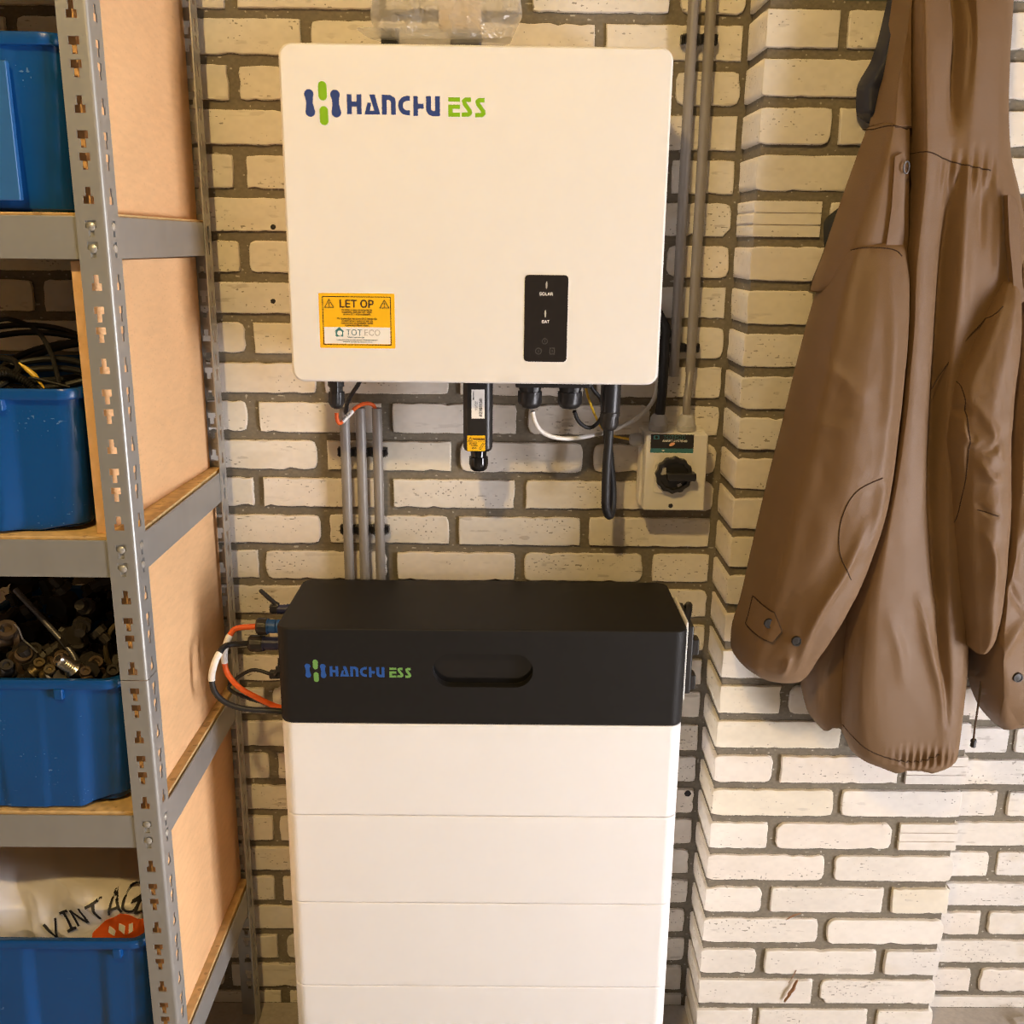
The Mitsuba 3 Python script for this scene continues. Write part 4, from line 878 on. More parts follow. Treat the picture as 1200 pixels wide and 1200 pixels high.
cable('supply_cable', [(gx0, -0.045, sz1 + 0.015)] + [(0.2449, -0.0450, 1.1393), (0.2467, -0.0420, 1.1661), (0.2486, -0.0340, 1.2057), (0.2494, -0.0240, 1.2450), (0.2459, -0.0195, 1.2739)] + [(0.18, -0.0175, 1.37), (0.12, -0.0175, 1.41)], 0.0078, 'm_rubber', 'thick black cable rising from the left gland of the isolator box behind the inverter')
cable('supply_cable', [(gx1, -0.045, sz1 + 0.015)] + [(0.2866, -0.0430, 1.1531), (0.2901, -0.0320, 1.1720)] + [(cx2[1], CY, (0.2948, -0.0205, 1.1964)[2] + 0.01), (cx2[1], CY, (0.2948, -0.0205, 1.1964)[2] + 0.05)], 0.0064, 'm_pvcwarm', 'grey cable running from the right gland of the isolator box up into a conduit')

# ---------------------------------------------------------------- the battery stack
BX0, BX1, BYF, BYB, BT, BM = -0.3345, 0.2695, -0.262, -0.040, 0.8480, 0.6965
lab('battery_controller', 'matte black control unit on top of the white battery modules', 'battery controller')
body = up_block(BX0, BX1, BYF, BYB, BM, BT, 0.020, 0.003)
q = [(-0.1049, 0.8100), (0.0427, 0.8114), (0.0437, 0.7571), (-0.1054, 0.7556)]
hx0, hx1, hz0, hz1 = q[0][0], q[1][0], q[2][1], q[0][1]
pill = rrect(hx0, hx1, hz0, hz1, 0.499 * (hz1 - hz0), 14)
cut = m3.Manifold.extrude(m3.CrossSection([pill[:, :]]), 0.05).rotate([90, 0, 0]).translate([0, BYF + 0.022, 0])
mm = m3.Manifold(m3.Mesh(np.array(trimesh.Trimesh(body.vertices, body.faces).vertices, np.float32), np.array(body.faces, np.uint32)))
add('battery_controller__body', to_tri(mm - cut), 'm_blackcoat', 40)
k = add('battery_controller__display', plate(Polygon(rrect(hx0 - 0.001, hx1 + 0.001, hz0 - 0.001, hz1 + 0.001, 0.45 * (hz1 - hz0))), BYF + 0.017, 0.004), 'm_blackgloss'); labels[k] = {'label': 'glossy black pill-shaped display'}
o = [(-0.2972, 0.8096), (-0.1323, 0.8113)]
ls = (o[1][0] - o[0][0]) / 225.0
A, B = logo(ls, o[0][0], (-0.2923, -0.2625, 0.8056)[2], BYF)
put_logo('battery_controller', A, B, 'm_ink_blue', 'm_ink_leaf')
# right-hand fittings of the control unit
add('battery_controller__side_plate', rbox(BX1 + 0.0002, BX1 + 0.004, -0.235, -0.120, BM + 0.03, BT + 0.004, 0.001), 'm_offwhite')
kx_ = BX1 + 0.004
m = [rbox(kx_, kx_ + 0.011, -0.225, -0.12, BM + 0.035, BT - 0.006, 0.003), rbox(kx_ + 0.006, kx_ + 0.021, -0.22, -0.198, BT - 0.055, BT - 0.030, 0.002), rbox(kx_ + 0.006, kx_ + 0.019, -0.22, -0.198, BM + 0.040, BM + 0.064, 0.002),
     tube([(kx_ + 0.003, -0.20, BT - 0.01), (kx_ + 0.012, -0.17, BT + 0.004), (kx_ + 0.015, -0.14, BT - 0.004), (kx_ + 0.012, -0.12, BT - 0.03)], 0.005, 10)]
k = add('battery_controller__latch', cat(m), 'm_black', 40); labels[k] = {'label': 'black plastic latch on the right side'}
# sockets on the left side
SYC = -0.185
def socket(z, y, r, l, mat): return lathe((BX0 + 0.001, y, z), (BX0 - 1, y, z), [(0, r * 1.15), (0.004, r * 1.15), (0.004, r), (l, r), (l, r * 0.6)], 20)
za, zb_, zc, zd = (-0.3562, -0.1650, 0.8402)[2], (-0.3527, -0.1850, 0.8199)[2], (-0.3541, -0.1850, 0.7918)[2], (-0.3620, -0.1850, 0.7404)[2]
k = add('battery_controller__socket', socket(za, -0.165, 0.0075, 0.018, 'x'), 'm_navyplastic', 35)
k = add('battery_controller__socket', cat([socket(zb_, SYC, 0.0105, 0.016, 'x')]), 'm_blueplastic', 35)
k = add('battery_controller__socket', cat([socket(zc, SYC, 0.0095, 0.018, 'x')]), 'm_navyplastic', 35)
k = add('battery_controller__socket', rbox(BX0 - 0.004, BX0 + 0.001, SYC - 0.010, SYC + 0.010, zd - 0.008, zd + 0.012, 0.001), 'm_black')
lab('antenna', 'short black stub antenna tilting up from the left side of the black control unit', 'antenna')
aa = np.array([BX0 - 0.017, -0.165, za])
add('antenna', cat([lathe(aa + [0, 0, 0.006], (-0.3795, -0.1650, 0.8735), [(0, 0.0052), (0.004, 0.0042), (0.006, 0.0036), (0.034, 0.0034), (0.037, 0.002)], 14), rbox(aa[0] - 0.012, aa[0] + 0.002, -0.171, -0.159, za - 0.005, za + 0.008, 0.002)]), 'm_black', 35)
# battery plugs and their leads
def plug(key, z, y, l1, l2, r, mat2, text):
    k = lab(name(key), text, 'plug')
    x0 = BX0 - 0.0155
    add(k + '__barrel', lathe((x0, y, z), (x0 - 1, y, z), [(0, r * 0.8), (0.001, r * 0.95), (l1, r * 0.95), (l1, r * 1.1), (l1 + 0.002, r * 1.1)], 20), mat2, 35)
    add(k + '__cap', lathe((x0 - l1 - 0.002, y, z), (x0 - 9, y, z), [(0, r * 1.1), (0.002, r * 1.2), (l2 * 0.85, r * 1.18), (l2, r * 0.9), (l2, r * 0.5)], 36, 12, 0.03), 'm_black', 35)
    return x0 - l1 - l2
e1 = plug('battery_plug', zb_, SYC, 0.012, 0.0165, 0.0110, 'm_blueplastic', 'bright blue plug with black cap on the left of the black control unit')
e2 = plug('battery_plug', zc, SYC, 0.020, 0.022, 0.0108, 'm_navyplastic', 'dark navy plug with ridged black cap below the bright blue plug')
oc = [(e1 + 0.002, SYC, zb_)] + [(-0.4083, -0.1880, 0.8177), (-0.4181, -0.1920, 0.8108), (-0.4253, -0.1980, 0.7950), (-0.4279, -0.2030, 0.7733), (-0.4231, -0.2070, 0.7497), (-0.4053, -0.2100, 0.7285), (-0.3787, -0.2100, 0.7116), (-0.3518, -0.2050, 0.6951)] + [(BX0 + 0.004, -0.20, (-0.3453, -0.2000, 0.6884)[2])]
k = lab('battery_lead', 'orange battery lead looping down left of the black control unit', 'cable')
add(k + '__sheath', tube(oc, 0.0044, 12), 'm_orange', 40)
q = spline(oc, 10)
add(k + '__marker_sleeve', tube(q[22:44], 0.0050, 12, straight=True), 'm_sleeve', 40)
oc = [(e2 + 0.002, SYC, zc)] + [(-0.4213, -0.2030, 0.7957), (-0.4261, -0.2280, 0.7951), (-0.4339, -0.2360, 0.7778), (-0.4396, -0.2350, 0.7537), (-0.4332, -0.2400, 0.7324), (-0.4150, -0.2400, 0.7158), (-0.3872, -0.2400, 0.7076), (-0.3447, -0.2350, 0.7027)] + [(BX0 + 0.004, -0.232, (-0.3382, -0.2300, 0.6989)[2])]
k = lab(name('battery_lead'), 'black battery lead with white sleeve looping down left of the black control unit', 'cable')
add(k + '__sheath', tube(oc, 0.0044, 12), 'm_rubber', 40)
q = spline(oc, 10)
kk = add(k + '__marker_sleeve', tube(q[21:42], 0.0052, 12, straight=True), 'm_sleeve', 40); labels[kk] = {'label': 'white marker sleeve'}
cable('communication_cable', [(BX0 - 0.028, SYC, zd)] + [(-0.3889, -0.1820, 0.7460), (-0.4105, -0.1780, 0.7353), (-0.4308, -0.1760, 0.7168), (-0.4277, -0.1750, 0.7062), (-0.4042, -0.1750, 0.6947), (-0.3778, -0.1750, 0.6862), (-0.3572, -0.1720, 0.6790)] + [(BX0 + 0.004, -0.17, (-0.3525, -0.1700, 0.6751)[2])], 0.0028, 'm_rubber', 'thin black data cable hooking back below the two battery plugs')
lab('network_plug', 'small black network plug with a cable tie on the left of the black control unit', 'plug')
add('network_plug__body', cat([rbox(BX0 - 0.030, BX0 - 0.012, SYC - 0.006, SYC + 0.006, zd - 0.006, zd + 0.006, 0.002)]), 'm_black', 40)
add('network_plug__clear_tip', rbox(BX0 - 0.012, BX0 - 0.003, SYC - 0.0055, SYC + 0.0055, zd - 0.005, zd + 0.005, 0.001), 'm_sleeve')
add('network_plug__cable_tie', cat([rbox(BX0 - 0.018, BX0 - 0.008, SYC - 0.012, SYC - 0.006, zd + 0.008, zd + 0.017, 0.001), tube([(BX0 - 0.014, SYC - 0.008, zd + 0.015), (BX0 - 0.013, SYC - 0.008, zd + 0.03)], 0.0012, 6, straight=True), tube([(BX0 - 0.016, SYC - 0.008, zd + 0.008), (BX0 - 0.02, SYC - 0.008, zd + 0.001)], 0.003, 8, straight=True)]), 'm_black')
# white modules
pos = ['uppermost', 'second', 'third', 'lowest']
zz = BM - 0.0006
for i in range(4):
    k = name('battery_module'); h = 0.1550
    add(k, up_block(BX0 + 0.0005, BX1 - 0.0005, BYF + 0.0005, BYB, zz - h + 0.0012, zz, 0.020, 0.0022), 'm_module', 40)
    lab(k, ('%s white battery module of the stack, right below the black control unit' if i == 0 else '%s white battery module of the stack under the black control unit') % pos[i], 'battery', 'white battery modules in one stack'); zz -= h
lab('plinth', 'low dark plinth under the stack of white battery modules', 'plinth')
add('plinth', up_block(BX0 + 0.01, BX1 - 0.01, BYF + 0.01, BYB - 0.005, FLOOR_Z, zz, 0.015, 0.002), 'm_blackcoat', 40)

# ---------------------------------------------------------------- clear bag of spare parts lying on the inverter
lab('parts_bag', 'clear plastic bag of small black parts lying on top of the inverter', 'bag')
BZ = IZ1 - 0.0028
rowsb = [
    [(-0.1850, -0.1200, 1.7269), (-0.1481, -0.1400, 1.7229), (-0.1086, -0.1300, 1.7256), (-0.0618, -0.1400, 1.7239), (-0.0217, -0.1300, 1.7266), (0.0061, -0.1200, 1.7292)],
    [(-0.1888, -0.1300, 1.7077), (-0.1515, -0.1650, 1.7008), (-0.1065, -0.1600, 1.7024), (-0.0606, -0.1700, 1.7008), (-0.0211, -0.1650, 1.7023), (0.0132, -0.1300, 1.7102)],
    [(-0.1916, -0.1300, 1.6907), (-0.1542, -0.1750, 1.6821), (-0.1060, -0.1700, 1.6837), (-0.0602, -0.1800, 1.6823), (-0.0208, -0.1750, 1.6837), (0.0158, -0.1300, 1.6932)],
    [(-0.1873, -0.1300, 1.6758), (-0.1511, -0.1750, 1.6677), (-0.1061, -0.1700, 1.6692), (-0.0602, -0.1800, 1.6678), (-0.0185, -0.1700, 1.6702), (0.0090, -0.1300, 1.6782)],
    [(-0.1794, -0.1400, 1.6601), (-0.1461, -0.1700, 1.6551), (-0.1005, -0.1700, 1.6556), (-0.0570, -0.1750, 1.6553), (-0.0151, -0.1650, 1.6576), (0.0021, -0.1400, 1.6623)]]
fm, FF = relief(rowsb, 16, 110, back=-0.10, kinds=['v', 'r', 'v', 'r', 'v', 'v'], ripple=facets(11, 0.024, 34))
scene['parts_bag__film'] = mikit.ply(fm, 'm_film', smooth=False)
fv, FV = relief([
    [(-0.2078, -0.1500, 1.6707), (-0.1692, -0.1650, 1.6683), (-0.1120, -0.1680, 1.6684), (-0.0436, -0.1680, 1.6692)],
    [(-0.2004, -0.1550, 1.6635), (-0.1629, -0.1720, 1.6608), (-0.1113, -0.1780, 1.6603), (-0.0411, -0.1750, 1.6617)],
    [(-0.1868, -0.1550, 1.6562), (-0.1516, -0.1720, 1.6536), (-0.1000, -0.1780, 1.6531), (-0.0365, -0.1750, 1.6545)]], 8, 20, back=-0.140, kinds=['v', 'r', 'v', 'v'], ripple=facets(4, 0.006, 40))
scene['parts_bag__flap'] = mikit.ply(fv, 'm_film', smooth=False)
def small(key, text, catg, m, mat, group=None):
    k = lab(name(key), text, catg, group); add(k, m, mat, 30)
x0 = (-0.1651, -0.1500, 1.6744)[0]; small('bracket', 'dark square block at the left inside the clear bag on the inverter', 'block', rbox(x0 - 0.010, x0 + 0.012, -0.155, -0.125, BZ + 0.001, BZ + 0.030, 0.002), 'm_rubber')
x0 = (-0.0615, -0.1500, 1.6703)[0]; small('bracket', 'dark oblong part at the right inside the clear bag on the inverter', 'block', rbox(x0 - 0.020, x0 + 0.022, -0.150, -0.125, BZ + 0.001, BZ + 0.026, 0.003), 'm_darksteel')
small('key_pin', 'thin brass pin lying slanted inside the clear bag', 'pin', tube([(-0.1241, -0.1550, 1.6959), (-0.0956, -0.1550, 1.6837)], 0.0012, 8, straight=True), 'm_brass')
x0 = (-0.0699, -0.1400, 1.6965)[0]; small('paper_slip', 'folded beige paper slip inside the clear bag on the inverter', 'paper', rbox(x0 - 0.028, x0 + 0.030, -0.140, -0.132, BZ + 0.030, BZ + 0.085, 0.001), 'm_cardboard')
small('steel_tube', 'small shiny tube lying at the left inside the clear bag', 'tube', tube([(-0.1573, -0.1450, 1.6923), (-0.1366, -0.1450, 1.6873), (-0.1136, -0.1450, 1.6823)], 0.004, 10, straight=True), 'm_chrome')

# ---------------------------------------------------------------- the jacket and what hangs behind it
lab('jacket', 'brown hooded outdoor jacket hanging on the brick pier', 'jacket')
def gathers(x, z):
    # elastic gathering at the waist seam and at the hem
    g = np.zeros_like(x)
    for (za_, zw, xa, xw, amp, fr) in GATH: g += amp * np.sin(2 * np.pi * (x - xa) / fr + 9 * (z - za_)) * np.exp(-((z - za_) / zw) ** 2) * np.exp(-((x - xa) / xw) ** 4)
    return g
SEAMZ, HEMZ = (0.5959, -0.2700, 1.4977), (0.6392, -0.2500, 0.6342)
GATH = [(SEAMZ[2] - 0.012, 0.022, SEAMZ[0] + 0.005, 0.035, 0.0035, 0.014), (HEMZ[2] + 0.004, 0.016, HEMZ[0], 0.055, 0.0030, 0.011)]
soft = crumple(21, 0.0035, 9); soft2 = crumple(33, 0.005, 12)
fold_back = creases(([(0.5611, 1.7524), (0.5699, 1.6749), (0.5722, 1.6049), (0.5756, 1.5434)], -0.022, 0.007), ([(0.5838, 1.4782), (0.5844, 1.4373), (0.5866, 1.3825), (0.5919, 1.2925), (0.5974, 1.1992), (0.6043, 1.1026), (0.6164, 1.0026), (0.6352, 0.8988)], -0.026, 0.008),
    ([(0.6031, 1.4855), (0.6001, 1.4481), (0.6039, 1.3828), (0.6130, 1.2931)], 0.008, 0.012), ([(0.5216, 1.6733), (0.5356, 1.5733), (0.5514, 1.3822), (0.5620, 1.2114), (0.5685, 1.0288)], 0.005, 0.020), ([(0.6209, 0.9785), (0.6415, 0.8609), (0.6595, 0.7659), (0.6707, 0.6960)], -0.014, 0.006), ([(0.6055, 0.9003), (0.6342, 0.8068), (0.6564, 0.7492), (0.6707, 0.6960)], 0.007, 0.008), ([(0.5610, 0.8734), (0.5820, 0.8199), (0.5957, 0.7652)], 0.004, 0.010),
    ([(0.6266, 1.4858), (0.6248, 1.4484), (0.6298, 1.3941)], -0.006, 0.006), ([(0.6377, 1.4859), (0.6488, 1.4379), (0.6571, 1.3612)], 0.006, 0.007))
rip = lambda x, z: gathers(x, z) + soft(x, z) + fold_back(x, z)
fold_sleeve = creases(([(0.4984, 1.0251), (0.4783, 0.9626), (0.4498, 0.9050), (0.4337, 0.8528), (0.4278, 0.7931)], 0.010, 0.008), ([(0.5251, 1.0864), (0.5185, 1.0377), (0.5010, 0.9754)], 0.006, 0.012), ([(0.4651, 1.0371), (0.4518, 0.9623), (0.4225, 0.9111)], -0.006, 0.014), ([(0.4119, 0.8196), (0.4098, 0.7996), (0.4062, 0.7835)], 0.005, 0.005), ([(0.3993, 1.1797), (0.4303, 1.1567), (0.4715, 1.1512)], 0.003, 0.012), ([(0.5086, 1.3714), (0.5163, 1.2724), (0.5173, 1.1576), (0.5133, 1.0862)], 0.005, 0.010), ([(0.4162, 1.2487), (0.4468, 1.2263), (0.4847, 1.1922)], 0.003, 0.010))
fold_front = creases(([(0.7107, 0.9181), (0.7244, 0.9699), (0.7398, 1.0333)], 0.007, 0.010), ([(0.7151, 0.8119), (0.7338, 0.8590), (0.7611, 0.8858)], 0.008, 0.009), ([(0.6990, 0.8387), (0.7270, 0.7711), (0.7416, 0.7298)], -0.006, 0.008), ([(0.6984, 1.1551), (0.7240, 1.0331), (0.7360, 0.9313)], -0.005, 0.010), ([(0.6982, 0.9824), (0.7255, 0.9182), (0.7487, 0.8857)], -0.005, 0.007))
fold_arm = creases(([(0.6018, 1.1896), (0.6172, 1.1771), (0.6277, 1.1853)], -0.012, 0.006), ([(0.5995, 1.1617), (0.6097, 1.1454), (0.6179, 1.1537)], -0.014, 0.005), ([(0.6204, 1.2060), (0.6318, 1.1363), (0.6431, 1.0403), (0.6524, 0.9407), (0.6693, 0.8572)], -0.004, 0.004), ([(0.6172, 1.1596), (0.6341, 1.1363), (0.6445, 1.1458)], 0.006, 0.006), ([(0.6288, 1.1946), (0.6542, 1.1600), (0.6746, 1.1130)], 0.005, 0.007), ([(0.6442, 1.1127), (0.6638, 1.0890), (0.6747, 1.0951)], 0.006, 0.006), ([(0.6617, 1.0159), (0.6786, 0.9788), (0.6855, 0.9284)], 0.005, 0.006), ([(0.6510, 1.0526), (0.6644, 1.0405), (0.6804, 1.0358)], -0.004, 0.004), ([(0.6473, 1.1246), (0.6605, 1.1307), (0.6689, 1.1543)], -0.005, 0.005))
def sections(rows, cols, depths, ridge):
    """sections whose inner points stand at the given shares of the width and of the depth towards the ridge"""
    out = []
    for r in rows:
        a, b, f = np.array(r[0]), np.array(r[-1]), min(p[1] for p in r)
        out.append([tuple(a)] + [(a[0] + c * (b[0] - a[0]), (a[1] * (1 - c) + b[1] * c) * (1 - d) + (a[1] * (1 - c) + b[1] * c + ridge * (f - (a[1] * (1 - c) + b[1] * c))) * d, a[2] + c * (b[2] - a[2])) for c, d in zip(cols, depths)] + [tuple(b)])
    return out
# back of the jacket and its hood: edge, ridge, valley, ridge, edge
backrows = [
    [(0.5225, -0.1700, 1.8061), (0.5357, -0.2000, 1.7979), (0.5741, -0.1800, 1.8039), (0.5934, -0.2000, 1.7986), (0.6315, -0.1700, 1.8074)],
    [(0.5135, -0.2000, 1.7435), (0.5213, -0.2550, 1.7304), (0.5777, -0.2100, 1.7419), (0.5849, -0.2500, 1.7324), (0.6480, -0.1700, 1.7524)],
    [(0.5192, -0.2100, 1.6405), (0.5274, -0.2750, 1.6295), (0.5874, -0.2150, 1.6405), (0.5913, -0.2650, 1.6320), (0.6544, -0.1800, 1.6472)],
    [(0.5298, -0.2100, 1.5571), (0.5362, -0.2850, 1.5488), (0.5807, -0.2350, 1.5549), (0.5965, -0.2700, 1.5512), (0.6627, -0.1900, 1.5609)],
    [(0.5347, -0.2100, 1.5143), (0.5411, -0.2850, 1.5083), (0.5753, -0.2550, 1.5112), (0.5986, -0.2750, 1.5098), (0.6710, -0.1900, 1.5176)],
    [(0.5397, -0.2100, 1.4599), (0.5441, -0.2850, 1.4567), (0.5841, -0.2500, 1.4587), (0.5999, -0.2800, 1.4576), (0.6939, -0.1900, 1.4625)],
    [(0.5413, -0.2200, 1.3817), (0.5443, -0.2900, 1.3826), (0.5887, -0.2400, 1.3825), (0.6041, -0.2850, 1.3832), (0.7182, -0.1900, 1.3834)],
    [(0.5495, -0.2200, 1.2666), (0.5496, -0.2950, 1.2737), (0.6000, -0.2300, 1.2681), (0.6093, -0.2800, 1.2729), (0.7254, -0.1900, 1.2658)],
    [(0.5506, -0.2200, 1.1708), (0.5525, -0.3000, 1.1838), (0.6066, -0.2250, 1.1723), (0.6140, -0.2700, 1.1796), (0.7219, -0.1900, 1.1679)],
    [(0.5480, -0.2200, 1.0715), (0.5518, -0.3000, 1.0901), (0.6180, -0.2150, 1.0711), (0.6268, -0.2500, 1.0793), (0.7133, -0.1900, 1.0663)],
    [(0.5340, -0.2200, 0.9685), (0.5490, -0.3050, 0.9945), (0.6294, -0.2200, 0.9695), (0.6381, -0.2500, 0.9787), (0.7147, -0.1900, 0.9612)],
    [(0.5194, -0.2200, 0.8616), (0.5462, -0.3100, 0.8961), (0.6420, -0.2400, 0.8704), (0.6478, -0.2650, 0.8800), (0.7020, -0.2000, 0.8558)],
    [(0.5205, -0.2150, 0.7626), (0.5513, -0.3100, 0.8055), (0.6504, -0.2550, 0.7818), (0.6596, -0.2700, 0.7886), (0.7094, -0.2000, 0.7577)],
    [(0.5294, -0.2100, 0.6743), (0.5664, -0.2950, 0.7179), (0.6532, -0.2650, 0.7035), (0.6660, -0.2650, 0.7036), (0.7111, -0.2000, 0.6709)],
    [(0.5457, -0.2100, 0.6304), (0.5846, -0.2750, 0.6659), (0.6554, -0.2550, 0.6558), (0.6708, -0.2500, 0.6532), (0.7113, -0.2000, 0.6266)],
    [(0.5726, -0.2150, 0.6127), (0.6010, -0.2600, 0.6379), (0.6524, -0.2500, 0.6329), (0.6679, -0.2450, 0.6302), (0.6982, -0.2100, 0.6111)],
    [(0.6030, -0.2350, 0.6094), (0.6175, -0.2500, 0.6180), (0.6394, -0.2480, 0.6171), (0.6508, -0.2460, 0.6161), (0.6652, -0.2350, 0.6100)]]
bm, JB = relief([[(x, (-0.205, -0.252, -0.246, -0.252, -0.200)[i] + 0.10 * (y - (-0.21, -0.29, -0.24, -0.28, -0.19)[i]) + (0 if n_ < len(backrows) - 1 else -0.028 * (i in (0, 4))) + (0.5 * (y + 0.28) if i in (1, 2, 3) and y > -0.26 and n_ in (0, 1) else 0), z) for i, (x, y, z) in enumerate(r)] for n_, r in enumerate(backrows)], 26, 360, back=-0.160, ripple=rip, )
add('jacket__back', bm, 'm_cloth', True)
# left half of the hood
hm, JH = relief([
    [(0.5176, -0.1650, 1.8074), (0.5167, -0.1800, 1.8032), (0.5215, -0.1850, 1.8019)],
    [(0.5140, -0.1800, 1.7484), (0.5049, -0.2150, 1.7398), (0.5136, -0.2150, 1.7399)],
    [(0.5118, -0.1800, 1.7077), (0.5047, -0.2220, 1.6987), (0.5134, -0.2220, 1.6988)],
    [(0.5074, -0.1800, 1.6455), (0.5038, -0.2280, 1.6373), (0.5178, -0.2260, 1.6378)],
    [(0.5005, -0.1800, 1.5924), (0.5036, -0.2320, 1.5855), (0.5229, -0.2280, 1.5863)],
    [(0.4947, -0.1800, 1.5492), (0.5046, -0.2360, 1.5435), (0.5277, -0.2280, 1.5446)]], 12, 80, back=-0.150, ripple=soft, kinds=['v', 'r', 'r'])
add('jacket__hood', hm, 'm_cloth', True)
# left shoulder and armhole panel
sm, JS = relief([
    [(0.4954, -0.1800, 1.5535), (0.5022, -0.2350, 1.5477), (0.5261, -0.2250, 1.5491)],
    [(0.4782, -0.1800, 1.4940), (0.4977, -0.2400, 1.4902), (0.5307, -0.2300, 1.4913)],
    [(0.4625, -0.1800, 1.4377), (0.4922, -0.2400, 1.4364), (0.5369, -0.2300, 1.4372)],
    [(0.4468, -0.1750, 1.3801), (0.4825, -0.2350, 1.3812), (0.5428, -0.2250, 1.3818)],
    [(0.4348, -0.1750, 1.3401), (0.4640, -0.2150, 1.3420), (0.5384, -0.2050, 1.3425)],
    [(0.4332, -0.1750, 1.3307), (0.4595, -0.1950, 1.3319), (0.5229, -0.1850, 1.3321)]], 14, 90, back=-0.150, ripple=soft, kinds=['v', 'r', 'r'])
add('jacket__shoulder', sm, 'm_cloth', True)
# left sleeve
srows = [
    [(0.4922, -0.2250, 1.3991), (0.5033, -0.2360, 1.3992), (0.5152, -0.2380, 1.3994), (0.5221, -0.2380, 1.3995), (0.5362, -0.2250, 1.3996)],
    [(0.4661, -0.2150, 1.3921), (0.4933, -0.2500, 1.3925), (0.5137, -0.2500, 1.3928), (0.5217, -0.2500, 1.3929), (0.5393, -0.2250, 1.3930)],
    [(0.4550, -0.2000, 1.3748), (0.4840, -0.2650, 1.3761), (0.5077, -0.2620, 1.3764), (0.5198, -0.2600, 1.3765), (0.5431, -0.2200, 1.3761)],
    [(0.4409, -0.1850, 1.3336), (0.4731, -0.2850, 1.3383), (0.5037, -0.2750, 1.3383), (0.5168, -0.2700, 1.3382), (0.5484, -0.2150, 1.3361)],
    [(0.4216, -0.1800, 1.2372), (0.4549, -0.3050, 1.2513), (0.4994, -0.2850, 1.2496), (0.5169, -0.2750, 1.2487), (0.5517, -0.2150, 1.2425)],
    [(0.4053, -0.1750, 1.1367), (0.4434, -0.3150, 1.1622), (0.4900, -0.2900, 1.1582), (0.5134, -0.2800, 1.1567), (0.5516, -0.2150, 1.1455)],
    [(0.3897, -0.1750, 1.0464), (0.4323, -0.3200, 1.0817), (0.4757, -0.2950, 1.0762), (0.5052, -0.2850, 1.0741), (0.5488, -0.2150, 1.0577)],
    [(0.3733, -0.1700, 0.9380), (0.4105, -0.3250, 0.9870), (0.4504, -0.3000, 0.9796), (0.4759, -0.2950, 0.9783), (0.5290, -0.2200, 0.9553)],
    [(0.3638, -0.1700, 0.8690), (0.3938, -0.3200, 0.9235), (0.4338, -0.2950, 0.9148), (0.4521, -0.2980, 0.9161), (0.5073, -0.2250, 0.8903)],
    [(0.3532, -0.1700, 0.8126), (0.3782, -0.3100, 0.8688), (0.4224, -0.2880, 0.8604), (0.4360, -0.2950, 0.8634), (0.4840, -0.2300, 0.8379)],
    [(0.3542, -0.1800, 0.7854), (0.3774, -0.2950, 0.8341), (0.4187, -0.2800, 0.8282), (0.4320, -0.2850, 0.8304), (0.4701, -0.2300, 0.8076)],
    [(0.3802, -0.2000, 0.7658), (0.3914, -0.2750, 0.7990), (0.4219, -0.2650, 0.7949), (0.4329, -0.2700, 0.7972), (0.4594, -0.2350, 0.7820)],
    [(0.4176, -0.2300, 0.7585), (0.4208, -0.2450, 0.7654), (0.4311, -0.2450, 0.7655), (0.4362, -0.2450, 0.7655), (0.4471, -0.2350, 0.7611)]]
lm, JL = relief(sections(srows, (0.25, 0.5, 0.75), (0.86, 1.0, 0.92), 0.80), 22, 260, back=-0.160, ripple=lambda x, z: soft2(x, z) + fold_sleeve(x, z))
add('jacket__left_sleeve', lm, 'm_cloth', True)
# inside of the front seen below the sleeve
im, JI = relief([
    [(0.5407, -0.1600, 1.0044), (0.5609, -0.1750, 1.0086), (0.5821, -0.1700, 1.0075)],
    [(0.5188, -0.1600, 0.8949), (0.5406, -0.1900, 0.9054), (0.5704, -0.1800, 0.9023)],
    [(0.4828, -0.1600, 0.8099), (0.5126, -0.2000, 0.8262), (0.5490, -0.1900, 0.8225)],
    [(0.4716, -0.1600, 0.7374), (0.4979, -0.2050, 0.7579), (0.5411, -0.1950, 0.7538)],
    [(0.4849, -0.1600, 0.6784), (0.5050, -0.2000, 0.6981), (0.5441, -0.1950, 0.6961)],
    [(0.5113, -0.1600, 0.6441), (0.5215, -0.1850, 0.6570), (0.5505, -0.1800, 0.6547)]], 12, 90, back=-0.130, ripple=soft, kinds=['v', 'r', 'r'])
add('jacket__left_front', im, 'm_cloth', True)
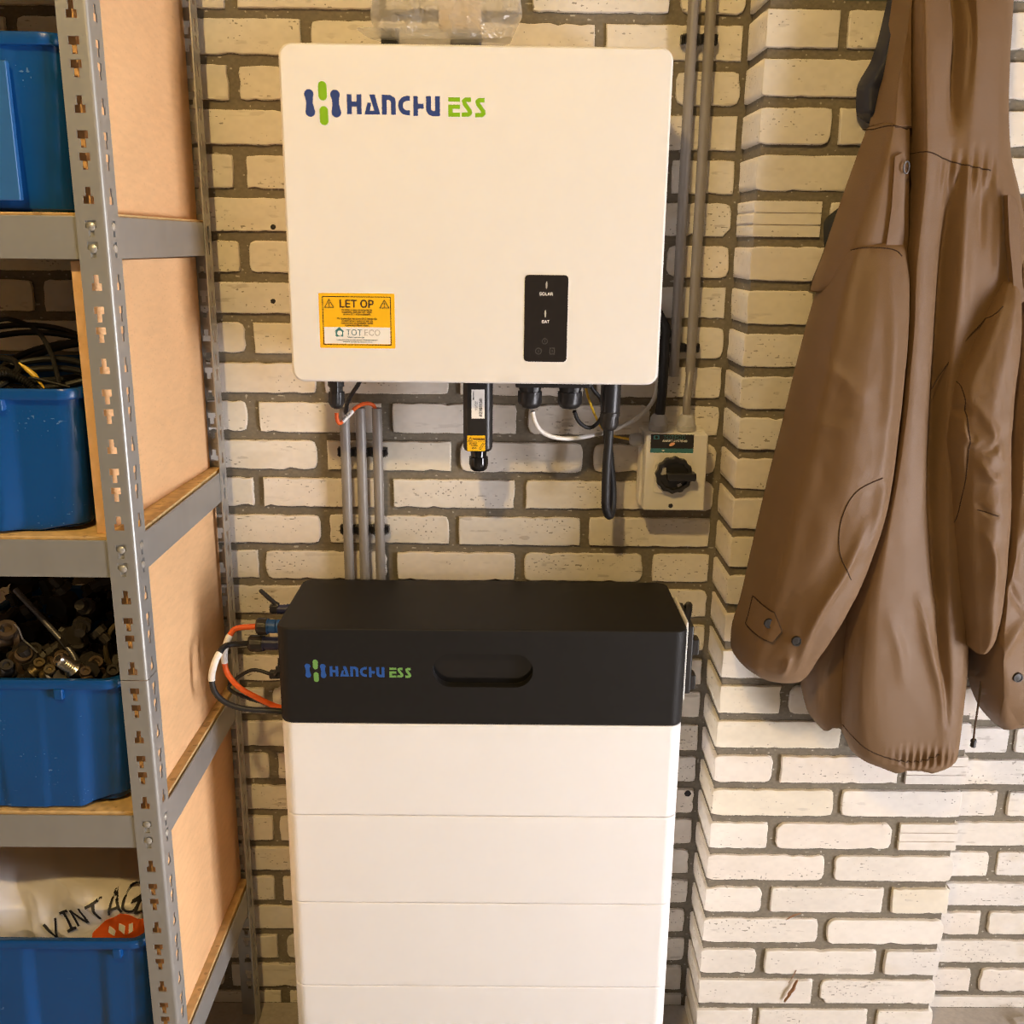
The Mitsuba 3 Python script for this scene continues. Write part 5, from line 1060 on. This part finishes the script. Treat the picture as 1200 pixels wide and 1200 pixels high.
# right front panel, running out of the frame
gm, JG = relief([
    [(0.6931, -0.1700, 1.4611), (0.6955, -0.1800, 1.4607), (0.7026, -0.1800, 1.4608), (0.7170, -0.1600, 1.4618)],
    [(0.6944, -0.1700, 1.4349), (0.6942, -0.2000, 1.4342), (0.7059, -0.2000, 1.4343), (0.7401, -0.1600, 1.4357)],
    [(0.6968, -0.1700, 1.3829), (0.6949, -0.2250, 1.3835), (0.7207, -0.2200, 1.3838), (0.7769, -0.1600, 1.3837)],
    [(0.6992, -0.1700, 1.3120), (0.7030, -0.2400, 1.3162), (0.7490, -0.2300, 1.3162), (0.8271, -0.1600, 1.3128)],
    [(0.7043, -0.1700, 1.2021), (0.7187, -0.2500, 1.2131), (0.7949, -0.2300, 1.2112), (0.8975, -0.1600, 1.2028)],
    [(0.7174, -0.1700, 1.0089), (0.7277, -0.2600, 1.0332), (0.8087, -0.2350, 1.0273), (0.9366, -0.1600, 1.0086)],
    [(0.7115, -0.1800, 0.8202), (0.7151, -0.2850, 0.8622), (0.8156, -0.2500, 0.8492), (0.9628, -0.1600, 0.8147)],
    [(0.7260, -0.1800, 0.7489), (0.7233, -0.2800, 0.7937), (0.8260, -0.2500, 0.7813), (0.9681, -0.1600, 0.7423)],
    [(0.7436, -0.1900, 0.7029), (0.7481, -0.2650, 0.7392), (0.8364, -0.2450, 0.7304), (0.9699, -0.1600, 0.6906)],
    [(0.7727, -0.2000, 0.6715), (0.7862, -0.2400, 0.6920), (0.8509, -0.2300, 0.6876), (0.9558, -0.1700, 0.6580)]], 24, 260, back=-0.140, ripple=lambda x, z: soft2(x, z) + fold_front(x, z))
add('jacket__right_front', gm, 'm_cloth', True)
# right sleeve, lying over it
rrows = [
    [(0.6679, -0.2450, 1.3500), (0.6664, -0.2600, 1.3505), (0.6688, -0.2620, 1.3506), (0.6721, -0.2600, 1.3506), (0.6867, -0.2350, 1.3499)],
    [(0.6501, -0.2500, 1.3106), (0.6472, -0.2850, 1.3128), (0.6576, -0.2820, 1.3127), (0.6631, -0.2800, 1.3127), (0.6911, -0.2350, 1.3101)],
    [(0.6337, -0.2500, 1.2588), (0.6322, -0.2950, 1.2634), (0.6506, -0.2850, 1.2626), (0.6596, -0.2900, 1.2632), (0.6961, -0.2350, 1.2580)],
    [(0.6167, -0.2400, 1.2047), (0.6139, -0.3000, 1.2130), (0.6435, -0.2880, 1.2117), (0.6514, -0.3000, 1.2134), (0.6963, -0.2400, 1.2055)],
    [(0.6150, -0.2400, 1.1506), (0.6091, -0.3000, 1.1613), (0.6392, -0.2850, 1.1589), (0.6514, -0.3050, 1.1626), (0.6978, -0.2400, 1.1515)],
    [(0.6298, -0.2300, 1.0747), (0.6158, -0.3050, 1.0920), (0.6427, -0.2850, 1.0876), (0.6562, -0.3100, 1.0935), (0.7056, -0.2400, 1.0779)],
    [(0.6413, -0.2300, 1.0114), (0.6269, -0.3050, 1.0320), (0.6494, -0.2900, 1.0281), (0.6594, -0.3150, 1.0351), (0.7106, -0.2400, 1.0149)],
    [(0.6557, -0.2300, 0.9466), (0.6419, -0.3000, 0.9691), (0.6587, -0.2900, 0.9661), (0.6653, -0.3150, 0.9742), (0.7131, -0.2450, 0.9521)],
    [(0.6675, -0.2350, 0.8955), (0.6520, -0.3000, 0.9189), (0.6678, -0.2900, 0.9154), (0.6710, -0.3100, 0.9227), (0.7139, -0.2500, 0.9014)],
    [(0.6833, -0.2400, 0.8439), (0.6697, -0.2900, 0.8637), (0.6796, -0.2850, 0.8618), (0.6793, -0.3000, 0.8678), (0.7097, -0.2600, 0.8521)],
    [(0.6885, -0.2600, 0.8224), (0.6834, -0.2800, 0.8308), (0.6884, -0.2800, 0.8308), (0.6895, -0.2850, 0.8330), (0.7035, -0.2700, 0.8268)]]
small_ = crumple(41, 0.004, 22)
rm, JR = relief(sections(rrows, (0.25, 0.5, 0.75), (0.85, 1.0, 0.90), 0.85), 20, 240, back=-0.180, ripple=lambda x, z: small_(x, z) + fold_arm(x, z))
add('jacket__right_sleeve', rm, 'm_cloth', True)
# seams
def put_seams(F, lines, r=0.0008):
    for l in lines: add('jacket__seam', seam_on(F, l, r), 'm_seam')
put_seams(JB, [[(0.5115, 1.5170), (0.5314, 1.5142), (0.5482, 1.5113), (0.5653, 1.5053), (0.5823, 1.5003), (0.6049, 1.4954), (0.6296, 1.4915)], [(0.5273, 0.6743), (0.5555, 0.6518), (0.5958, 0.6379), (0.6352, 0.6339), (0.6662, 0.6457)]])
put_seams(JS, [[(0.4795, 1.5469), (0.4952, 1.5471), (0.5089, 1.5452), (0.5204, 1.5422)]])
put_seams(JL, [[(0.4619, 1.3878), (0.4729, 1.3912), (0.4842, 1.3924), (0.5048, 1.3916), (0.5188, 1.3884), (0.5263, 1.3819)], [(0.5161, 1.0874), (0.4981, 1.0800), (0.4826, 1.0702), (0.4723, 1.0556), (0.4659, 1.0360), (0.4633, 1.0139), (0.4645, 0.9891), (0.4700, 0.9691), (0.4775, 0.9541), (0.4859, 0.9416)]])
put_seams(JR, [[(0.6586, 1.3188), (0.6417, 1.2943), (0.6255, 1.2718), (0.6106, 1.2469), (0.5978, 1.2218), (0.5898, 1.2033)], [(0.6163, 1.2288), (0.6231, 1.1945), (0.6318, 1.1363), (0.6368, 1.0887), (0.6395, 1.0403), (0.6463, 0.9785), (0.6581, 0.9153), (0.6730, 0.8572)], [(0.6536, 1.0431), (0.6656, 1.0408), (0.6779, 1.0373)]])
put_seams(JG, [[(0.6782, 0.8250), (0.6926, 0.7913), (0.7089, 0.7641), (0.7253, 0.7366)]])
# cuff tab, buttons, pocket flap, draw cord
tab = Polygon([(x, z) for x, y, z in [(0.3597, -0.2250, 0.8968), (0.3655, -0.2450, 0.8908), (0.3766, -0.2620, 0.8866), (0.3885, -0.2700, 0.8832), (0.3991, -0.2750, 0.8576), (0.3883, -0.2700, 0.8383), (0.3653, -0.2500, 0.8433), (0.3572, -0.2350, 0.8467), (0.3528, -0.2200, 0.8476)]])
tab = tab.intersection(Polygon(np.vstack([JL[:, 0][:, [0, 2]], JL[::-1, -1][:, [0, 2]]])).buffer(0).buffer(-0.003))
k = add('jacket__cuff_tab', patch_on(JL, tab.buffer(-0.002).buffer(0.002), 0.0065, 0.006), 'm_cloth', 35); labels[k] = {'label': 'pointed cuff tab on the left sleeve'}
edge_ = np.array([tab.exterior.interpolate(t, normalized=True).coords[0] for t in np.linspace(0, 1, 70)])
add('jacket__seam', tube(np.column_stack([edge_[:, 0], on_surface(JL, edge_[:, 0], edge_[:, 1]) - 0.0056, edge_[:, 1]]), 0.0010, 6, straight=True), 'm_seam')  # dark piping standing in for the shadow round the tab
def button(c, r, F=None, lift=0.0):
    y = float(on_surface(F, c[0], c[1])) - lift
    return lathe((c[0], y + 0.001, c[1]), (c[0] + 0.05, y - 1, c[1]), [(0, r), (0.0025, r), (0.0040, r * 0.92), (0.0040, r * 0.72), (0.0030, r * 0.66), (0.0032, r * 0.2)], 24)
bq = [(0.3824, 0.8660), (0.4184, 0.8467), (0.7516, 0.7873)]
for c, F, l in ((bq[0], JL, 0.0062), (bq[1], JL, 0.001), (bq[2], JG, 0.001)):
    k = add('jacket__button', button(c, 0.0074, F, l), 'm_button', 40); labels[k] = {'label': 'round dark button'}
fl = Polygon([(0.6515, 1.4594), (0.6599, 1.4553), (0.6669, 1.4381), (0.6742, 1.3946), (0.6847, 1.3448), (0.6917, 1.3280), (0.6855, 1.3223), (0.6782, 1.3335), (0.6693, 1.3725), (0.6613, 1.4054)])
k = add('jacket__flap', plate(fl.buffer(0.0015), -0.262, 0.012), 'm_cloth', 35); labels[k] = {'label': 'narrow upright flap at the right shoulder'}
fb = Polygon([(0.5040, 1.5080), (0.5157, 1.5134), (0.5194, 1.5008), (0.5243, 1.4474), (0.5323, 1.3863), (0.5184, 1.3884), (0.5062, 1.3949), (0.5073, 1.4472)])
k = add('jacket__strap', patch_on(JS, fb.buffer(-0.002).buffer(0.002), 0.005, 0.005), 'm_cloth', 35); labels[k] = {'label': 'buttoned strap at the armhole'}
add('jacket__snap_ring', tube([np.array((0.5193, -0.2500, 1.4941)) + [0.0035 * math.cos(t), 0.002, 0.0075 * math.sin(t)] for t in np.linspace(0, 2 * math.pi, 24)], 0.0011, 8, straight=True), 'm_darksteel', 40)
add('jacket__draw_cord', tube([(0.7319, -0.2100, 0.7624), (0.7309, -0.2150, 0.7334), (0.7287, -0.2200, 0.7029), (0.7287, -0.2200, 0.6726), (0.7297, -0.2200, 0.6551)], 0.0016, 8), 'm_rust', 40)
tg = (0.7297, -0.2200, 0.6551); add('jacket__cord_stop', lathe((tg[0], tg[1], tg[2] + 0.003), (tg[0], tg[1], -9), [(0, 0.003), (0.002, 0.0045), (0.005, 0.0048), (0.006, 0.0035), (0.012, 0.0046), (0.014, 0.003)], 14), 'm_black', 40)

lab('dark_coat', 'dark navy garment hanging behind the brown jacket', 'coat')
dm, DN = relief([
    [(0.5173, -0.1250, 1.8032), (0.5258, -0.1400, 1.7993), (0.5500, -0.1300, 1.8022), (0.6555, -0.1300, 1.8035), (0.6668, -0.1250, 1.8050)],
    [(0.5184, -0.1250, 1.7512), (0.5218, -0.1550, 1.7442), (0.5561, -0.1300, 1.7505), (0.6626, -0.1300, 1.7518), (0.6718, -0.1250, 1.7531)],
    [(0.5114, -0.1250, 1.6981), (0.5126, -0.1650, 1.6901), (0.5304, -0.1600, 1.6914), (0.6675, -0.1300, 1.6990), (0.6768, -0.1250, 1.7001)],
    [(0.5006, -0.1250, 1.6439), (0.5046, -0.1650, 1.6374), (0.5283, -0.1600, 1.6385), (0.6749, -0.1300, 1.6451), (0.6854, -0.1250, 1.6461)],
    [(0.4888, -0.1250, 1.6196), (0.4938, -0.1700, 1.6130), (0.5251, -0.1600, 1.6148), (0.6782, -0.1300, 1.6211), (0.6900, -0.1250, 1.6220)],
    [(0.4827, -0.1300, 1.6044), (0.4923, -0.1650, 1.5997), (0.5284, -0.1550, 1.6015), (0.6802, -0.1300, 1.6068), (0.6932, -0.1250, 1.6076)],
    [(0.4843, -0.1300, 1.5767), (0.4928, -0.1650, 1.5726), (0.5274, -0.1500, 1.5748), (0.6840, -0.1300, 1.5790), (0.6946, -0.1250, 1.5798)],
    [(0.5037, -0.1300, 1.5623), (0.5106, -0.1450, 1.5608), (0.5325, -0.1400, 1.5616), (0.6695, -0.1400, 1.5632), (0.6907, -0.1250, 1.5651)]], 14, 110, back=-0.115, ripple=crumple(51, 0.003, 24), kinds=['v', 'r', 'r', 'r', 'v'])
add('dark_coat', dm, 'm_navycloth', True)
lab('black_cloth', 'black cloth corner poking out left of the jacket shoulder', 'cloth')
km, KN = relief([
    [(0.4981, -0.1250, 1.4805), (0.5069, -0.1350, 1.4801), (0.6120, -0.1300, 1.4816)],
    [(0.4799, -0.1250, 1.4535), (0.4881, -0.1450, 1.4528), (0.6030, -0.1300, 1.4547)],
    [(0.4543, -0.1250, 1.4249), (0.4710, -0.1500, 1.4247), (0.5941, -0.1300, 1.4264)],
    [(0.4586, -0.1250, 1.3916), (0.4681, -0.1500, 1.3919), (0.5856, -0.1300, 1.3931)],
    [(0.4626, -0.1250, 1.3616), (0.4663, -0.1450, 1.3621), (0.5766, -0.1300, 1.3630)],
    [(0.4495, -0.1280, 1.3311), (0.4620, -0.1400, 1.3318), (0.5551, -0.1300, 1.3324)]], 10, 60, back=-0.115, ripple=crumple(61, 0.004, 25), kinds=['v', 'r', 'r'])
add('black_cloth', km, 'm_blackcloth', True)
lab('coat_hook', 'steel coat hook screwed to the brick pier, carrying the jacket', 'hook')
hk = (0.5905, -0.1500, 1.7770)
add('coat_hook', cat([rbox(hk[0] - 0.014, hk[0] + 0.014, -0.114, -0.1095, hk[2] - 0.02, hk[2] + 0.05, 0.002), tube([(hk[0], -0.112, hk[2] + 0.02), (hk[0], -0.15, hk[2] + 0.012), (hk[0], -0.19, hk[2] + 0.03), (hk[0], -0.195, hk[2] + 0.05)], 0.004, 10)]), 'm_darksteel', 40)

# ---------------------------------------------------------------- odds and ends
lab('dry_leaf', 'small curled brown leaf caught on the lower bricks of the pier', 'leaf')
lp_, lq = np.array((0.5296, -0.1140, 0.1261)), np.array((0.5104, -0.1140, 0.0805))
lv = []
for t in np.linspace(0, 1, 14):
    w = 0.0062 * math.sin(math.pi * min(1, t * 0.9 + 0.05)) ** 0.7 * (1 + 0.25 * math.sin(17 * t)); c = lp_ + (lq - lp_) * t + [0, -0.004 * math.sin(3 * t), 0]
    d = np.array([0.86, 0, 0.5]); lv.append([c - d * w, c - [0, 0.0035, 0], c + d * w, c + [0, -0.0008, 0]])
add('dry_leaf', cat([loft(lv), tube([(0.5154, -0.1125, 0.1175), (0.5232, -0.1125, 0.1338), (0.5269, -0.1125, 0.1446)], 0.0006, 6)]), 'm_leaf')
lab('dead_twig', 'tiny dark twig stuck in a joint of the pier above the brown leaf', 'twig')
add('dead_twig', tube([(0.5001, -0.1122, 0.2486), (0.5125, -0.1135, 0.2584), (0.5260, -0.1122, 0.2627)], [0.0008, 0.0016, 0.0005], 6), 'm_leaf')
lab('concrete_chip', 'grey chip of concrete lying on the floor at the right', 'chip')
ch = (0.9860, -0.0300, -0.0156)
m = m3.Manifold.hull_points(np.array([[ch[0] + a, -0.035 + b, FLOOR_Z + c] for a, b, c in ((-0.018, 0, 0), (0.03, 0.006, 0), (0.03, -0.014, 0), (-0.012, -0.016, 0), (-0.012, -0.002, 0.009), (0.03, 0, 0.016), (0.028, -0.012, 0.014), (-0.008, -0.012, 0.008))]))
add('concrete_chip', to_tri(m), 'm_concrete')
